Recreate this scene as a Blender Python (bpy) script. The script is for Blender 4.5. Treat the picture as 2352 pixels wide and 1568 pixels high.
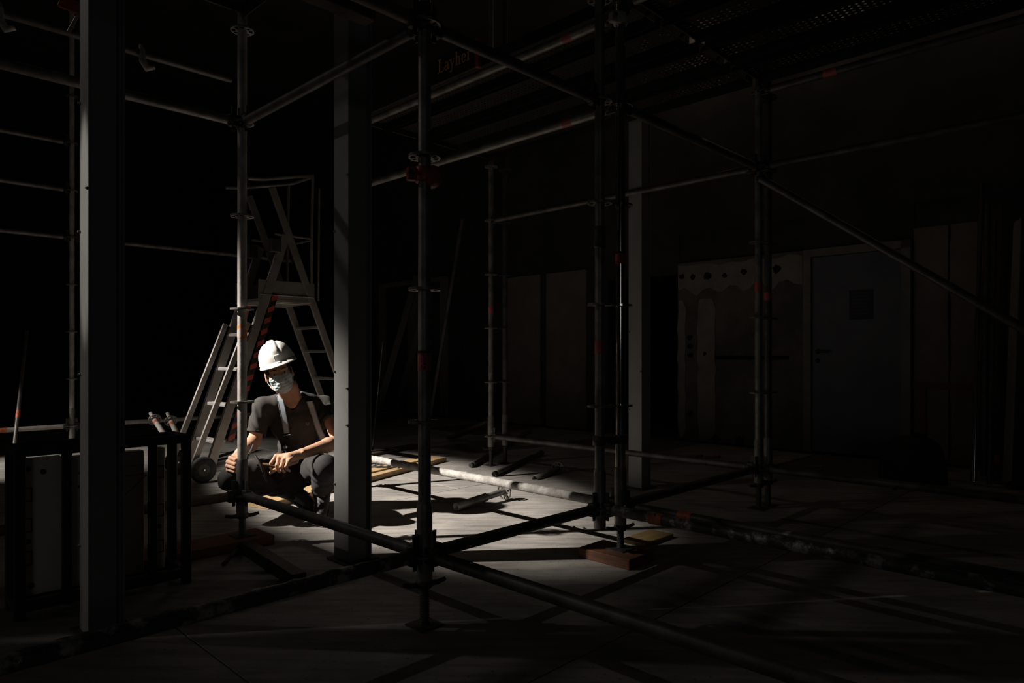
import bpy, bmesh, math, random
import numpy as np
from mathutils import Vector, Matrix

for _o in list(bpy.data.objects):
    bpy.data.objects.remove(_o)
scene = bpy.context.scene
COL = scene.collection
random.seed(7)
R = math.radians

# ------------------------------------------------------------------ camera
CAM_Z = 1.02
FPX = 1570.0
HORIZON = 816.0
cam_d = bpy.data.cameras.new('camera')
cam = bpy.data.objects.new('camera', cam_d)
COL.objects.link(cam)
cam.location = (0, 0, CAM_Z)
cam.rotation_euler = (R(90), 0, 0)
cam_d.sensor_width = 36.0
cam_d.lens = FPX / 2352.0 * 36.0
cam_d.shift_y = (HORIZON - 784.0) / 2352.0
cam_d.clip_start = 0.05
scene.camera = cam

# ------------------------------------------------------------------ view, world, lights
scene.view_settings.view_transform = 'Standard'
scene.view_settings.look = 'None'
scene.view_settings.exposure = 0.0
scene.view_settings.gamma = 1.0
scene.view_settings.use_curve_mapping = False
world = bpy.data.worlds.new('world')
scene.world = world
world.use_nodes = True
world.node_tree.nodes['Background'].inputs[0].default_value = (0.5, 0.6, 0.8, 1)
world.node_tree.nodes['Background'].inputs[1].default_value = 0.0


def spot(name, loc, target, power, cone, blend, radius, color=(1, 0.94, 0.86), squash=1.0, roll=0.0):
    """spot lamp; squash < 1 makes the cone a flat ellipse to shape the beam"""
    d = bpy.data.lights.new(name, 'SPOT')
    d.energy = power
    d.spot_size = R(cone)
    d.spot_blend = blend
    d.shadow_soft_size = radius
    d.color = color
    o = bpy.data.objects.new(name, d)
    COL.objects.link(o)
    o.location = loc
    q = (Vector(target) - Vector(loc)).to_track_quat('-Z', 'Y').to_matrix() @ Matrix.Rotation(R(roll), 3, 'Z')
    o.rotation_euler = q.to_euler()
    if squash < 1.0:
        o.scale = (1.0, squash, 1.0)
    else:
        o.scale = (1.0 / squash, 1.0, 1.0)
    return o


BEAM_MAIN = (-6.35, 2.90, 5.0)
BEAM_POST = (-6.35, 1.75, 2.9)
BEAM_BACK = (-7.4, 3.6, 2.9)
AIM_MAIN = (-1.09, 5.32, 0.0)
AIM_POST = (-1.60, 2.475, 1.50)
AIM_BACK = (-4.45, 6.3, 0.2)
spot('unseen_key_beam', BEAM_MAIN, AIM_MAIN, 6000, 38, 0.72, 0.05, squash=0.325, roll=6.0)  # spot standing in for the unseen key light from the left
spot('added_side_fill', BEAM_MAIN, (0.6, 3.6, 0.0), 60, 88, 0.8, 0.05, squash=0.22, roll=8)  # added weak wide fill from the key spot's position
spot('added_post_beam', BEAM_POST, AIM_POST, 470, 10.0, 0.5, 0.02, squash=6.0)  # added narrow spot for the lit strip on the nearest column
spot('added_post_fill', BEAM_POST, (-1.60, 2.475, 0.85), 90, 22.0, 0.9, 0.02, squash=12.0)  # added weak fill that lengthens the strip on the column
spot('added_rear_beam', BEAM_BACK, AIM_BACK, 1300, 24, 0.9, 0.04)  # added spot for the bright floor patch at far left


def area(name, loc, target, power, sx, sy, color):
    d = bpy.data.lights.new(name, 'AREA')
    d.energy = power
    d.shape = 'RECTANGLE'
    d.size = sx
    d.size_y = sy
    d.color = color
    o = bpy.data.objects.new(name, d)
    COL.objects.link(o)
    o.location = loc
    o.rotation_euler = (Vector(target) - Vector(loc)).to_track_quat('-Z', 'Y').to_euler()
    return o


area('added_left_fill', (-8.2, 0.3, 1.5), (0, 2.8, 1.0), 6.0, 1.5, 1.3, (1, 0.93, 0.84))  # added area fill for dim ambient light from the left
area('added_camera_fill', (0.4, -5.3, 2.0), (0.6, 4, 1.0), 4.5, 1.5, 1.3, (0.9, 0.95, 1.0))  # added area fill behind the camera, the wall there has no opening

# ------------------------------------------------------------------ placing helpers
ANG = R(44.37)
U = Vector((math.cos(ANG), -math.sin(ANG), 0))      # one axis of the scaffold grid
V = Vector((math.sin(ANG), math.cos(ANG), 0))       # the other
UZ = math.atan2(U.y, U.x)
VZ = math.atan2(V.y, V.x)


def P(px, py, Y):
    return Vector(((px - 1176.0) / FPX * Y, Y, CAM_Z - (py - HORIZON) / FPX * Y))


def G(px, py, z=0.0):
    Y = (CAM_Z - z) * FPX / (py - HORIZON)
    return Vector(((px - 1176.0) / FPX * Y, Y, z))


LEVEL0 = 0.27


def LV(k):
    return LEVEL0 + 0.5 * k


def V3(x, y, z):
    return Vector((x, y, z))


# ------------------------------------------------------------------ materials
MATS = {}


def mat(name, col, rough=0.6, metal=0.0, col2=None, scale=6.0, spread=(0.4, 0.6), bump=0.0, bscale=40.0,
        detail=6.0, spec=0.5, coord='Object', stretch=(1, 1, 1), sss=0.0):
    m = bpy.data.materials.new(name)
    m.use_nodes = True
    nt = m.node_tree
    b = nt.nodes['Principled BSDF']
    b.inputs['Base Color'].default_value = (*col, 1)
    b.inputs['Roughness'].default_value = rough
    b.inputs['Metallic'].default_value = metal
    b.inputs['Specular IOR Level'].default_value = spec
    tc = nt.nodes.new('ShaderNodeTexCoord')
    mp = nt.nodes.new('ShaderNodeMapping')
    mp.inputs['Scale'].default_value = stretch
    nt.links.new(tc.outputs[coord], mp.inputs[0])
    if col2 is not None:
        n = nt.nodes.new('ShaderNodeTexNoise')
        n.inputs['Scale'].default_value = scale
        n.inputs['Detail'].default_value = detail
        n.inputs['Roughness'].default_value = 0.65
        nt.links.new(mp.outputs[0], n.inputs['Vector'])
        cr = nt.nodes.new('ShaderNodeValToRGB')
        cr.color_ramp.elements[0].position = spread[0]
        cr.color_ramp.elements[1].position = spread[1]
        cr.color_ramp.elements[0].color = (*col, 1)
        cr.color_ramp.elements[1].color = (*col2, 1)
        nt.links.new(n.outputs[0], cr.inputs[0])
        nt.links.new(cr.outputs[0], b.inputs['Base Color'])
    if bump > 0:
        n2 = nt.nodes.new('ShaderNodeTexNoise')
        n2.inputs['Scale'].default_value = bscale
        n2.inputs['Detail'].default_value = 5
        nt.links.new(mp.outputs[0], n2.inputs['Vector'])
        bm_ = nt.nodes.new('ShaderNodeBump')
        bm_.inputs['Strength'].default_value = bump
        bm_.inputs['Distance'].default_value = 0.01
        nt.links.new(n2.outputs[0], bm_.inputs['Height'])
        nt.links.new(bm_.outputs[0], b.inputs['Normal'])
    if sss > 0:
        b.inputs['Subsurface Weight'].default_value = sss
        b.inputs['Subsurface Radius'].default_value = (0.012, 0.005, 0.003)
    MATS[name] = m
    return m


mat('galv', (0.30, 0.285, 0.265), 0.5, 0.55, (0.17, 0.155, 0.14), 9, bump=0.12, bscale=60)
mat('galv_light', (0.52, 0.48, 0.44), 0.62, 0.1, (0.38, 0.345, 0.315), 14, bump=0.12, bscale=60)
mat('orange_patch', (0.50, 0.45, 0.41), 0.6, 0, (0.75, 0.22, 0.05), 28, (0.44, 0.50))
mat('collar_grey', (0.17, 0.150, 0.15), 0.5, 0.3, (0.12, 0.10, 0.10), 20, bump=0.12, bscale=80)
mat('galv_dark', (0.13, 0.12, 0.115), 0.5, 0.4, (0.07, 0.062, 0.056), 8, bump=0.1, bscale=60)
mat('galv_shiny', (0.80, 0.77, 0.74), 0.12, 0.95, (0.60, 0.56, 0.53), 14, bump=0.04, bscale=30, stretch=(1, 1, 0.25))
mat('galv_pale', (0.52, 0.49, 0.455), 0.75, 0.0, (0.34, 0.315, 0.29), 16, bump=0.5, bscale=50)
mat('galv_brown', (0.20, 0.13, 0.085), 0.6, 0.2, (0.11, 0.085, 0.065), 9, bump=0.3, bscale=50)
mat('mortar_tube', (0.085, 0.078, 0.072), 0.5, 0.35, (0.44, 0.41, 0.36), 11, (0.52, 0.60), bump=0.7, bscale=35)
mat('mortar', (0.30, 0.28, 0.25), 0.9, 0, (0.20, 0.185, 0.165), 30, bump=0.9, bscale=60)
mat('iron', (0.085, 0.080, 0.075), 0.55, 0.5, (0.05, 0.045, 0.04), 12, bump=0.3, bscale=50)
mat('steel_bright', (0.55, 0.54, 0.53), 0.28, 0.9)
mat('alu', (0.34, 0.315, 0.30), 0.42, 0.5, (0.25, 0.23, 0.215), 5, bump=0.1, bscale=30)
mat('black_paint', (0.012, 0.012, 0.013), 0.42, 0.0, (0.022, 0.020, 0.019), 10, bump=0.1)
mat('rubber', (0.015, 0.015, 0.015), 0.7, 0, (0.03, 0.028, 0.026), 10, bump=0.3)
mat('column_paint', (0.27, 0.265, 0.255), 0.5, 0.0, (0.235, 0.23, 0.22), 3, bump=0.05, bscale=12)
mat('white_panel', (0.74, 0.68, 0.58), 0.55, 0, (0.66, 0.60, 0.51), 6, bump=0.1)
mat('panel_print', (0.04, 0.037, 0.035), 0.6)
mat('orange_tape', (0.62, 0.16, 0.06), 0.55, 0, (0.42, 0.09, 0.04), 30)
mat('red_label', (0.55, 0.13, 0.12), 0.5, 0, (0.42, 0.08, 0.08), 20)
mat('red_paint', (0.40, 0.07, 0.03), 0.5, 0, (0.24, 0.045, 0.025), 14, bump=0.2)
mat('orange_paint', (0.5, 0.13, 0.03), 0.55, 0, (0.35, 0.08, 0.03), 12, bump=0.2)
mat('label_ink', (0.008, 0.007, 0.007), 0.6)
mat('hazard_red', (0.42, 0.06, 0.045), 0.5, 0, (0.30, 0.045, 0.04), 20)
mat('wood_pale', (0.52, 0.36, 0.19), 0.7, 0, (0.40, 0.26, 0.13), 5, stretch=(1.2, 14, 14), bump=0.25, bscale=20)
mat('wood_red', (0.19, 0.075, 0.035), 0.7, 0, (0.12, 0.055, 0.03), 5, stretch=(1.2, 12, 12), bump=0.3, bscale=20)
mat('wood_dark', (0.085, 0.06, 0.04), 0.75, 0, (0.05, 0.036, 0.025), 5, stretch=(1.2, 12, 12), bump=0.3, bscale=20)
mat('wood_yellow', (0.32, 0.22, 0.08), 0.7, 0, (0.24, 0.16, 0.06), 5, stretch=(1.2, 12, 12), bump=0.2, bscale=20)
mat('floor_board', (0.44, 0.405, 0.37), 0.75, 0, (0.33, 0.30, 0.275), 3.5, (0.3, 0.7), bump=0.18, bscale=26, detail=9)
mat('slab', (0.16, 0.15, 0.14), 0.85, 0, (0.11, 0.10, 0.09), 4, bump=0.4, bscale=20)
mat('plaster', (0.19, 0.165, 0.145), 0.9, 0, (0.12, 0.105, 0.09), 2.2, bump=0.3, bscale=20)
mat('plaster_pale', (0.34, 0.30, 0.27), 0.9, 0, (0.27, 0.235, 0.21), 5, bump=0.4, bscale=25)
mat('wall_dark', (0.055, 0.05, 0.048), 0.9, 0, (0.035, 0.032, 0.03), 2, bump=0.2)
mat('board_pinkish', (0.24, 0.195, 0.175), 0.9, 0, (0.19, 0.155, 0.14), 2.5, bump=0.15)
mat('door_blue', (0.16, 0.165, 0.19), 0.55, 0, (0.13, 0.133, 0.155), 2, bump=0.03)
mat('frame_grey', (0.24, 0.215, 0.195), 0.6, 0, (0.19, 0.17, 0.155), 4)
mat('paper', (0.055, 0.05, 0.06), 0.7)
mat('ink_grey', (0.10, 0.09, 0.10), 0.7)
mat('ceiling', (0.06, 0.054, 0.048), 0.9, 0, (0.04, 0.036, 0.033), 2, bump=0.2)
mat('deck', (0.022, 0.019, 0.017), 0.6, 0.1, (0.015, 0.013, 0.011), 8, bump=0.1)
mat('toe_board', (0.035, 0.022, 0.015), 0.7, 0, (0.022, 0.014, 0.010), 6, stretch=(1, 10, 10), bump=0.2)
mat('gold_print', (0.75, 0.42, 0.20), 0.55)
mat('bag', (0.018, 0.017, 0.018), 0.75, 0, (0.03, 0.028, 0.028), 10, bump=0.5, bscale=18)
mat('hole_dark', (0.01, 0.009, 0.008), 0.9)
mat('box_white', (0.52, 0.49, 0.45), 0.45, 0, (0.44, 0.41, 0.38), 5)
# person
mat('skin', (0.60, 0.355, 0.24), 0.6, 0, (0.53, 0.295, 0.19), 14, (0.35, 0.65), bump=0.08, bscale=110, sss=0.10, spec=0.3)
mat('shirt', (0.074, 0.068, 0.063), 0.9, 0, (0.060, 0.055, 0.051), 30, bump=0.03, bscale=300, spec=0.15)
mat('shirt_inner', (0.55, 0.22, 0.03), 0.85)
mat('trousers', (0.048, 0.044, 0.043), 0.88, 0, (0.037, 0.034, 0.033), 20, bump=0.04, bscale=300, spec=0.15)
mat('shoe', (0.05, 0.043, 0.038), 0.6, 0, (0.03, 0.026, 0.024), 18, bump=0.3, bscale=80)
mat('sole', (0.02, 0.018, 0.017), 0.8)
mat('lace', (0.20, 0.18, 0.16), 0.8)
mat('helmet', (0.86, 0.84, 0.80), 0.32, 0, (0.80, 0.78, 0.74), 6, bump=0.02, sss=0.05)
mat('helmet_groove', (0.16, 0.14, 0.125), 0.6)
mat('mask', (0.60, 0.70, 0.71), 0.85, 0, (0.56, 0.66, 0.675), 12, bump=0.05, bscale=120, spec=0.15)
mat('strap', (0.42, 0.47, 0.52), 0.4, 0, (0.40, 0.45, 0.50), 8, bump=0.02, bscale=200)
mat('strap_black', (0.012, 0.012, 0.013), 0.6)
mat('hair', (0.014, 0.010, 0.008), 0.6)
mat('eye_white', (0.62, 0.57, 0.53), 0.2)
mat('iris', (0.035, 0.02, 0.012), 0.15)
mat('handle_wood', (0.17, 0.095, 0.04), 0.55, 0, (0.12, 0.065, 0.03), 8, stretch=(1, 1, 8))


# ------------------------------------------------------------------ mesh builder
class MB:
    def __init__(self):
        self.v = []
        self.f = []
        self.s = []

    def add(self, verts, faces, smooth=False):
        o = len(self.v)
        self.v.extend([tuple(p) for p in verts])
        self.f.extend([tuple(i + o for i in f) for f in faces])
        self.s.extend([smooth] * len(faces))
        return self

    def box(self, c, size, M=None):
        c = Vector(c)
        hx, hy, hz = size[0] / 2, size[1] / 2, size[2] / 2
        pts = []
        for x in (-hx, hx):
            for y in (-hy, hy):
                for z in (-hz, hz):
                    p = Vector((x, y, z))
                    if M is not None:
                        p = M @ p
                    pts.append(p + c)
        return self.add(pts, [(0, 1, 3, 2), (4, 6, 7, 5), (0, 4, 5, 1), (2, 3, 7, 6), (0, 2, 6, 4), (1, 5, 7, 3)])

    def bevbox(self, c, size, b, M=None):
        """box with chamfered edges along every side (24 verts)"""
        c = Vector(c)
        h = Vector(size) / 2
        bm = bmesh.new()
        bmesh.ops.create_cube(bm, size=1)
        for vv in bm.verts:
            vv.co = Vector((vv.co.x * size[0], vv.co.y * size[1], vv.co.z * size[2]))
        bmesh.ops.bevel(bm, geom=list(bm.edges), offset=b, segments=1, affect='EDGES')
        bm.verts.index_update()
        pts = [((M @ vv.co) if M is not None else vv.co) + c for vv in bm.verts]
        fs = [tuple(v.index for v in f.verts) for f in bm.faces]
        bm.free()
        return self.add(pts, fs)

    def tube(self, p0, p1, r0, r1=None, n=16, caps=True, smooth=True):
        p0 = Vector(p0)
        p1 = Vector(p1)
        if r1 is None:
            r1 = r0
        d = (p1 - p0).normalized()
        a = d.orthogonal().normalized()
        b = d.cross(a)
        pts = []
        for (p, r) in ((p0, r0), (p1, r1)):
            for i in range(n):
                t = 2 * math.pi * i / n
                pts.append(p + a * (r * math.cos(t)) + b * (r * math.sin(t)))
        self.add(pts, [(i, (i + 1) % n, n + (i + 1) % n, n + i) for i in range(n)], smooth)
        if caps:
            self.add(pts[:n], [tuple(range(n))[::-1]])
            self.add(pts[n:], [tuple(range(n))])
        return self

    def pipe(self, pts, r, n=8, smooth=True):
        """tube along a polyline, r may be a list"""
        pts = [Vector(p) for p in pts]
        k = len(pts)
        rs = r if isinstance(r, (list, tuple)) else [r] * k
        tang = []
        for i in range(k):
            a = pts[max(i - 1, 0)]
            b = pts[min(i + 1, k - 1)]
            tang.append((b - a).normalized())
        nrm = tang[0].orthogonal().normalized()
        out = []
        for i in range(k):
            t = tang[i]
            nrm = (nrm - t * nrm.dot(t))
            if nrm.length < 1e-6:
                nrm = t.orthogonal()
            nrm.normalize()
            bi = t.cross(nrm)
            for j in range(n):
                q = 2 * math.pi * j / n
                out.append(pts[i] + nrm * (rs[i] * math.cos(q)) + bi * (rs[i] * math.sin(q)))
        fs = []
        for i in range(k - 1):
            for j in range(n):
                fs.append((i * n + j, i * n + (j + 1) % n, (i + 1) * n + (j + 1) % n, (i + 1) * n + j))
        self.add(out, fs, smooth)
        self.add(out[:n], [tuple(range(n))[::-1]])
        self.add(out[-n:], [tuple(range(n))])
        return self

    def lathe(self, prof, c=(0, 0, 0), n=20, M=None, smooth=True):
        """prof: list of (radius, z)"""
        c = Vector(c)
        pts = []
        for (r, z) in prof:
            for j in range(n):
                q = 2 * math.pi * j / n
                p = Vector((r * math.cos(q), r * math.sin(q), z))
                if M is not None:
                    p = M @ p
                pts.append(p + c)
        fs = []
        for i in range(len(prof) - 1):
            for j in range(n):
                fs.append((i * n + j, i * n + (j + 1) % n, (i + 1) * n + (j + 1) % n, (i + 1) * n + j))
        self.add(pts, fs, smooth)
        self.add(pts[:n], [tuple(range(n))[::-1]])
        self.add(pts[-n:], [tuple(range(n))])
        return self

    def prism(self, poly, h0, h1, M=None):
        """poly: list of 2D points in the local xy plane, extruded along local z"""
        n = len(poly)
        pts = []
        for h in (h0, h1):
            for (x, y) in poly:
                p = Vector((x, y, h))
                pts.append(M @ p if M is not None else p)
        fs = [tuple(range(n))[::-1], tuple(range(n, 2 * n))]
        fs += [(i, (i + 1) % n, n + (i + 1) % n, n + i) for i in range(n)]
        return self.add(pts, fs)

    def mesh(self, name, material):
        me = bpy.data.meshes.new(name)
        me.from_pydata(self.v, [], self.f)
        me.polygons.foreach_set('use_smooth', self.s)
        me.materials.append(MATS[material])
        me.update()
        return me

    def build(self, name, material, parent=None):
        return obj(name, self.mesh(name, material), parent)


def obj(name, me, parent=None, matrix=None):
    o = bpy.data.objects.new(name, me)
    COL.objects.link(o)
    if parent is not None:
        o.parent = parent
    if matrix is not None:
        o.matrix_basis = matrix
    return o


def tag(o, label=None, cat=None, group=None, kind=None):
    if label:
        o['label'] = label
    if cat:
        o['category'] = cat
    if group:
        o['group'] = group
    if kind:
        o['kind'] = kind
    return o


def thing(name, label, cat, loc=(0, 0, 0), rz=0.0, group=None):
    o = bpy.data.objects.new(name, None)
    o.empty_display_size = 0.05
    COL.objects.link(o)
    o.location = loc
    o.rotation_euler = (0, 0, rz)
    return tag(o, label, cat, group)


def struct(name, mb, material, label=None):
    o = mb.build(name, material)
    o['kind'] = 'structure'
    if label:
        o['label'] = label
    return o


def frame(origin, x, z):
    """matrix with local x and z directions"""
    x = Vector(x).normalized()
    z = Vector(z)
    z = (z - x * z.dot(x)).normalized()
    y = z.cross(x)
    M = Matrix((x, y, z)).transposed().to_4x4()
    M.translation = Vector(origin)
    return M


def uvM(z_rot=0.0):
    return Matrix((U, V, Vector((0, 0, 1)))).transposed()


UVM = uvM()


def floor_detail(m):
    """dust streaks, scuffs and specks on the floor boards"""
    nt = m.node_tree
    b = nt.nodes['Principled BSDF']
    src = b.inputs['Base Color'].links[0].from_socket
    geo = nt.nodes.new('ShaderNodeNewGeometry')
    mp = nt.nodes.new('ShaderNodeMapping')
    mp.inputs['Rotation'].default_value = (0, 0, R(38))
    mp.inputs['Scale'].default_value = (3.0, 22.0, 1.0)
    nt.links.new(geo.outputs['Position'], mp.inputs[0])

    def layer(vec, scale, detail, p0, p1, dark, prev):
        n = nt.nodes.new('ShaderNodeTexNoise')
        n.inputs['Scale'].default_value = scale
        n.inputs['Detail'].default_value = detail
        nt.links.new(vec, n.inputs['Vector'])
        cr = nt.nodes.new('ShaderNodeValToRGB')
        cr.color_ramp.elements[0].position = p0
        cr.color_ramp.elements[1].position = p1
        cr.color_ramp.elements[0].color = (dark, dark, dark, 1)
        cr.color_ramp.elements[1].color = (1, 1, 1, 1)
        nt.links.new(n.outputs[0], cr.inputs[0])
        mx = nt.nodes.new('ShaderNodeMix')
        mx.data_type = 'RGBA'
        mx.blend_type = 'MULTIPLY'
        mx.inputs['Factor'].default_value = 1.0
        nt.links.new(prev, mx.inputs['A'])
        nt.links.new(cr.outputs[0], mx.inputs['B'])
        return mx.outputs['Result']
    c = layer(mp.outputs[0], 1.0, 8.0, 0.36, 0.56, 0.70, src)
    c = layer(geo.outputs['Position'], 2.1, 6.0, 0.34, 0.60, 0.66, c)
    c = layer(geo.outputs['Position'], 55.0, 3.0, 0.29, 0.36, 0.45, c)
    nt.links.new(c, b.inputs['Base Color'])


floor_detail(MATS['floor_board'])


def wpart(mb, name, material, parent):
    """mesh given in world coordinates, made a child of `parent` (whose chain has no rotation)"""
    off = Vector((0, 0, 0))
    q = parent
    while q is not None:
        off += q.location
        q = q.parent
    mb.v = [(p[0] - off.x, p[1] - off.y, p[2] - off.z) for p in mb.v]
    return mb.build(name, material, parent)


def wthing(mb, name, material, label, cat, group=None):
    """single-mesh thing given in world coordinates; its origin goes to its base centre"""
    xs = [p[0] for p in mb.v]
    ys = [p[1] for p in mb.v]
    zs = [p[2] for p in mb.v]
    c = Vector(((min(xs) + max(xs)) / 2, (min(ys) + max(ys)) / 2, min(zs)))
    mb.v = [(p[0] - c.x, p[1] - c.y, p[2] - c.z) for p in mb.v]
    o = mb.build(name, material)
    o.location = c
    return tag(o, label, cat, group)


# ================================================================== ROOM
CEIL = 5.6
floor = struct('floor', MB().box((0, 6, -0.065), (26, 30, 0.09)), 'slab', 'dusty floor of the dark building site')
# floor boards, each one a piece with open joints
pu, pv = 1.25, 2.5
pm = MB().bevbox((0, 0, -0.01), (pu - 0.006, pv - 0.006, 0.02), 0.0015).mesh('floor_board', 'floor_board')
for i in range(-9, 9):
    for j in range(-1, 7):
        c = U * (i * pu + 0.42) + V * (j * pv + 0.35 + (0.6 if i % 2 else -0.65))
        if c.y < 0.1 or c.y > 13 or abs(c.x) > c.y * 0.80 + 1.4 or c.x > 5.6:
            continue
        wallside = (c - V3(3.18, 7.24, 0)).dot(V)
        if wallside > -1.2 and c.x > -6:
            continue
        o = obj('floor_board', pm, floor)
        o.location = (c.x, c.y, 0.0)
        o.rotation_euler = (0, 0, UZ)

struct('ceiling', MB().box((0, 6, CEIL + 0.1), (26, 30, 0.2)), 'ceiling', 'black unlit ceiling above the scaffold')
# left wall with an added opening behind the left fill light
wl = MB()
X0 = -8.6
wl.box((X0, -4.725, CEIL / 2), (0.25, 8.55, CEIL))
wl.box((X0, 11.025, CEIL / 2), (0.25, 19.95, CEIL))
wl.box((X0, 0.3, 0.4), (0.25, 1.5, 0.8))
wl.box((X0, 0.3, (2.2 + CEIL) / 2), (0.25, 1.5, CEIL - 2.2))
struct('wall_left', wl, 'wall_dark', 'dark side wall with an added window opening outside the view')
wf = MB()
for y in (-0.41, 0.3, 1.01):
    wf.box((X0, y, 1.5), (0.09, 0.07, 1.4))
for z in (0.83, 2.17):
    wf.box((X0, 0.3, z), (0.09, 1.5, 0.07))
w1 = struct('added_window_1', wf, 'frame_grey', 'added unseen window with a grey frame in the side wall')  # added frame, unseen, to go with the left fill light
struct('wall_front', MB().box((0, -8.8, CEIL / 2), (26, 0.25, CEIL)), 'wall_dark', 'dark wall behind the photographer')
struct('wall_right', MB().box((12.5, 6, CEIL / 2), (0.25, 30, CEIL)), 'wall_dark', 'dark wall far to the side')
struct('wall_far', MB().box((0, 20.5, CEIL / 2), (26, 0.25, CEIL)), 'wall_dark', 'black wall at the very back')

# ---- back wall with the door, running along the scaffold axis
D0 = V3(3.18, 7.24, 0)


def W(t, z=0.0, off=0.0):
    """point on the back wall: t metres along it from the door jamb, off = towards the room"""
    p = D0 + U * t - V * off
    return V3(p.x, p.y, z)


def wbox(mb, t0, t1, z0, z1, o0, o1):
    c = (W(t0, z0, o0) + W(t1, z1, o1)) / 2
    return mb.box(c, (abs(t1 - t0), abs(o1 - o0), abs(z1 - z0)), UVM)


wb = MB()
wbox(wb, -1.61, -0.09, 0, 2.14, -0.16, 0)
wall_back = struct('wall_back', wb, 'plaster', 'stained plaster wall with drilled holes beside the door')
top = MB()
wbox(top, -10.0, 6.2, 2.50, CEIL, -0.20, -0.04)
wbox(top, -0.09, 0.95, 2.13, 2.50, -0.20, -0.04)
wbox(top, -1.61, -0.09, 2.14, 2.50, -0.20, -0.06)
wbox(top, 0.95, 6.2, 0, 2.50, -0.20, -0.06)
wbox(top, -10.0, -2.7, 0, 2.50, -0.20, -0.04)
wbox(top, -2.7, -1.61, 2.02, 2.5, -0.20, -0.04)
struct('wall_upper', top, 'wall_dark', 'dark upper wall above the door and plaster')


def wpiece(name, material, t0, t1, z0, z1, o0, o1, parent):
    mb = MB()
    wbox(mb, t0, t1, z0, z1, o0, o1)
    return mb.build(name, material, parent)


# pale filler strips, ragged top coat, drilled holes on the plaster
for (t0, t1) in ((-1.60, -1.50), (-1.335, -1.11)):
    mb = MB()
    n = 14
    left, right = [], []
    for i in range(n + 1):
        z = 0.03 + 1.66 * i / n
        e = 0.012 * math.sin(i * 2.1) + random.uniform(-0.008, 0.008)
        taper = 0.03 if i in (0, n) else 0.0
        left.append((t0 + e + taper, z))
        right.append((t1 + e * 0.6 - taper, z))
    poly = left + right[::-1]
    Mw = frame(W(0, 0, 0.0), U, V3(0, 0, 1))
    Mq = Matrix.Translation(W(0, 0, 0)) @ Matrix((U, V3(0, 0, 1), -V)).transposed().to_4x4()
    mb.prism(poly, 0.0, 0.010, Mq)
    tag(mb.build('filler_strip', 'plaster_pale', wall_back), 'pale vertical filler strip on the plaster')
mb = MB()
poly = [(-1.6, 1.80)]
for i in range(19):
    t = -1.6 + i * 1.5 / 18
    poly.append((t, 1.80 + 0.05 * math.sin(i * 1.7) + random.uniform(-0.03, 0.03)))
poly += [(-0.1, 2.10)]
for i in range(12):
    poly.append((-0.1 - i * 1.5 / 11, 2.10 + random.uniform(-0.025, 0.02)))
Mq = Matrix.Translation(W(0, 0, 0)) @ Matrix((U, V3(0, 0, 1), -V)).transposed().to_4x4()
mb.prism(poly[1:], 0.0, 0.007, Mq)
tag(mb.build('filler_strip', 'plaster_pale', wall_back), 'ragged pale coat along the top of the plaster')


def disc_on_wall(t, z, r, off, material, parent, name, ragged=0.25):
    mb = MB()
    n = 14
    poly = [((r * (1 + random.uniform(-ragged, ragged))) * math.cos(2 * math.pi * i / n) + t,
             (r * (1 + random.uniform(-ragged, ragged))) * math.sin(2 * math.pi * i / n) + z) for i in range(n)]
    mb.prism(poly, off - 0.004, off, Mq)
    return mb.build(name, material, parent)


for (px, py, r) in ((1567, 636, 0.035), (1592, 636, 0.033), (1625, 633, 0.05), (1665, 632, 0.03), (1709, 624, 0.035),
                    (1785, 618, 0.045), (1585, 775, 0.033), (1585, 795, 0.033), (1586, 815, 0.033), (1586, 950, 0.035),
                    (1645, 1008, 0.05), (1700, 1012, 0.05), (1620, 812, 0.022)):
    # hit the wall plane
    d = P(px, py, 1.0) - V3(0, 0, CAM_Z)
    k = D0.dot(V) / V3(d.x, d.y, 0).dot(V)
    h = V3(0, 0, CAM_Z) + d * k
    t = (h - D0).dot(U)
    disc_on_wall(t, h.z, r, 0.013, 'hole_dark', wall_back, 'drilled_hole')
mb = MB()
wbox(mb, -1.14, -0.25, 0.97, 1.02, 0.0, 0.008)
tag(mb.build('chase', 'hole_dark', wall_back), 'dark horizontal groove cut into the plaster')

# ---- door
fr = MB()
wbox(fr, -0.09, -0.01, 0, 2.14, -0.14, 0.02)
wbox(fr, 0.85, 0.93, 0, 2.14, -0.14, 0.02)
wbox(fr, -0.09, 0.93, 2.06, 2.14, -0.14, 0.02)
door_1 = struct('door_1', fr, 'frame_grey', 'grey blue door leaf in a pale metal frame with a dark notice')
leaf = MB()
wbox(leaf, -0.008, 0.848, 0.012, 2.055, -0.06, -0.015)
leaf = leaf.build('door_leaf', 'door_blue', door_1)
nt_ = MB()
wbox(nt_, 0.365, 0.595, 1.385, 1.685, -0.0155, -0.012)
nt_ = tag(nt_.build('notice', 'paper', door_1), 'dark notice sheet fixed to the door')
ln = MB()
for i in range(7):
    z = 1.655 - i * 0.035
    wbox(ln, 0.39, 0.39 + (0.18 if i % 3 else 0.15), z - 0.004, z + 0.004, -0.0121, -0.0115)
ln.build('notice_line', 'ink_grey', nt_)
hd = MB()
hp = W(0.07, 1.06, 0)
hd.tube(W(0.055, 1.06, -0.015), W(0.055, 1.06, 0.045), 0.010, n=10)
hd.pipe([W(0.055, 1.06, 0.042), W(0.09, 1.058, 0.045), W(0.185, 1.055, 0.04)], 0.009)
hd.lathe([(0.026, -0.002), (0.026, 0.005), (0.018, 0.008)], W(0.055, 1.06, -0.012), 16,
         Matrix((U, V3(0, 0, 1), -V)).transposed())
tag(hd.build('door_handle', 'iron', door_1), 'dark lever handle on the door')
kh = MB()
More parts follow.
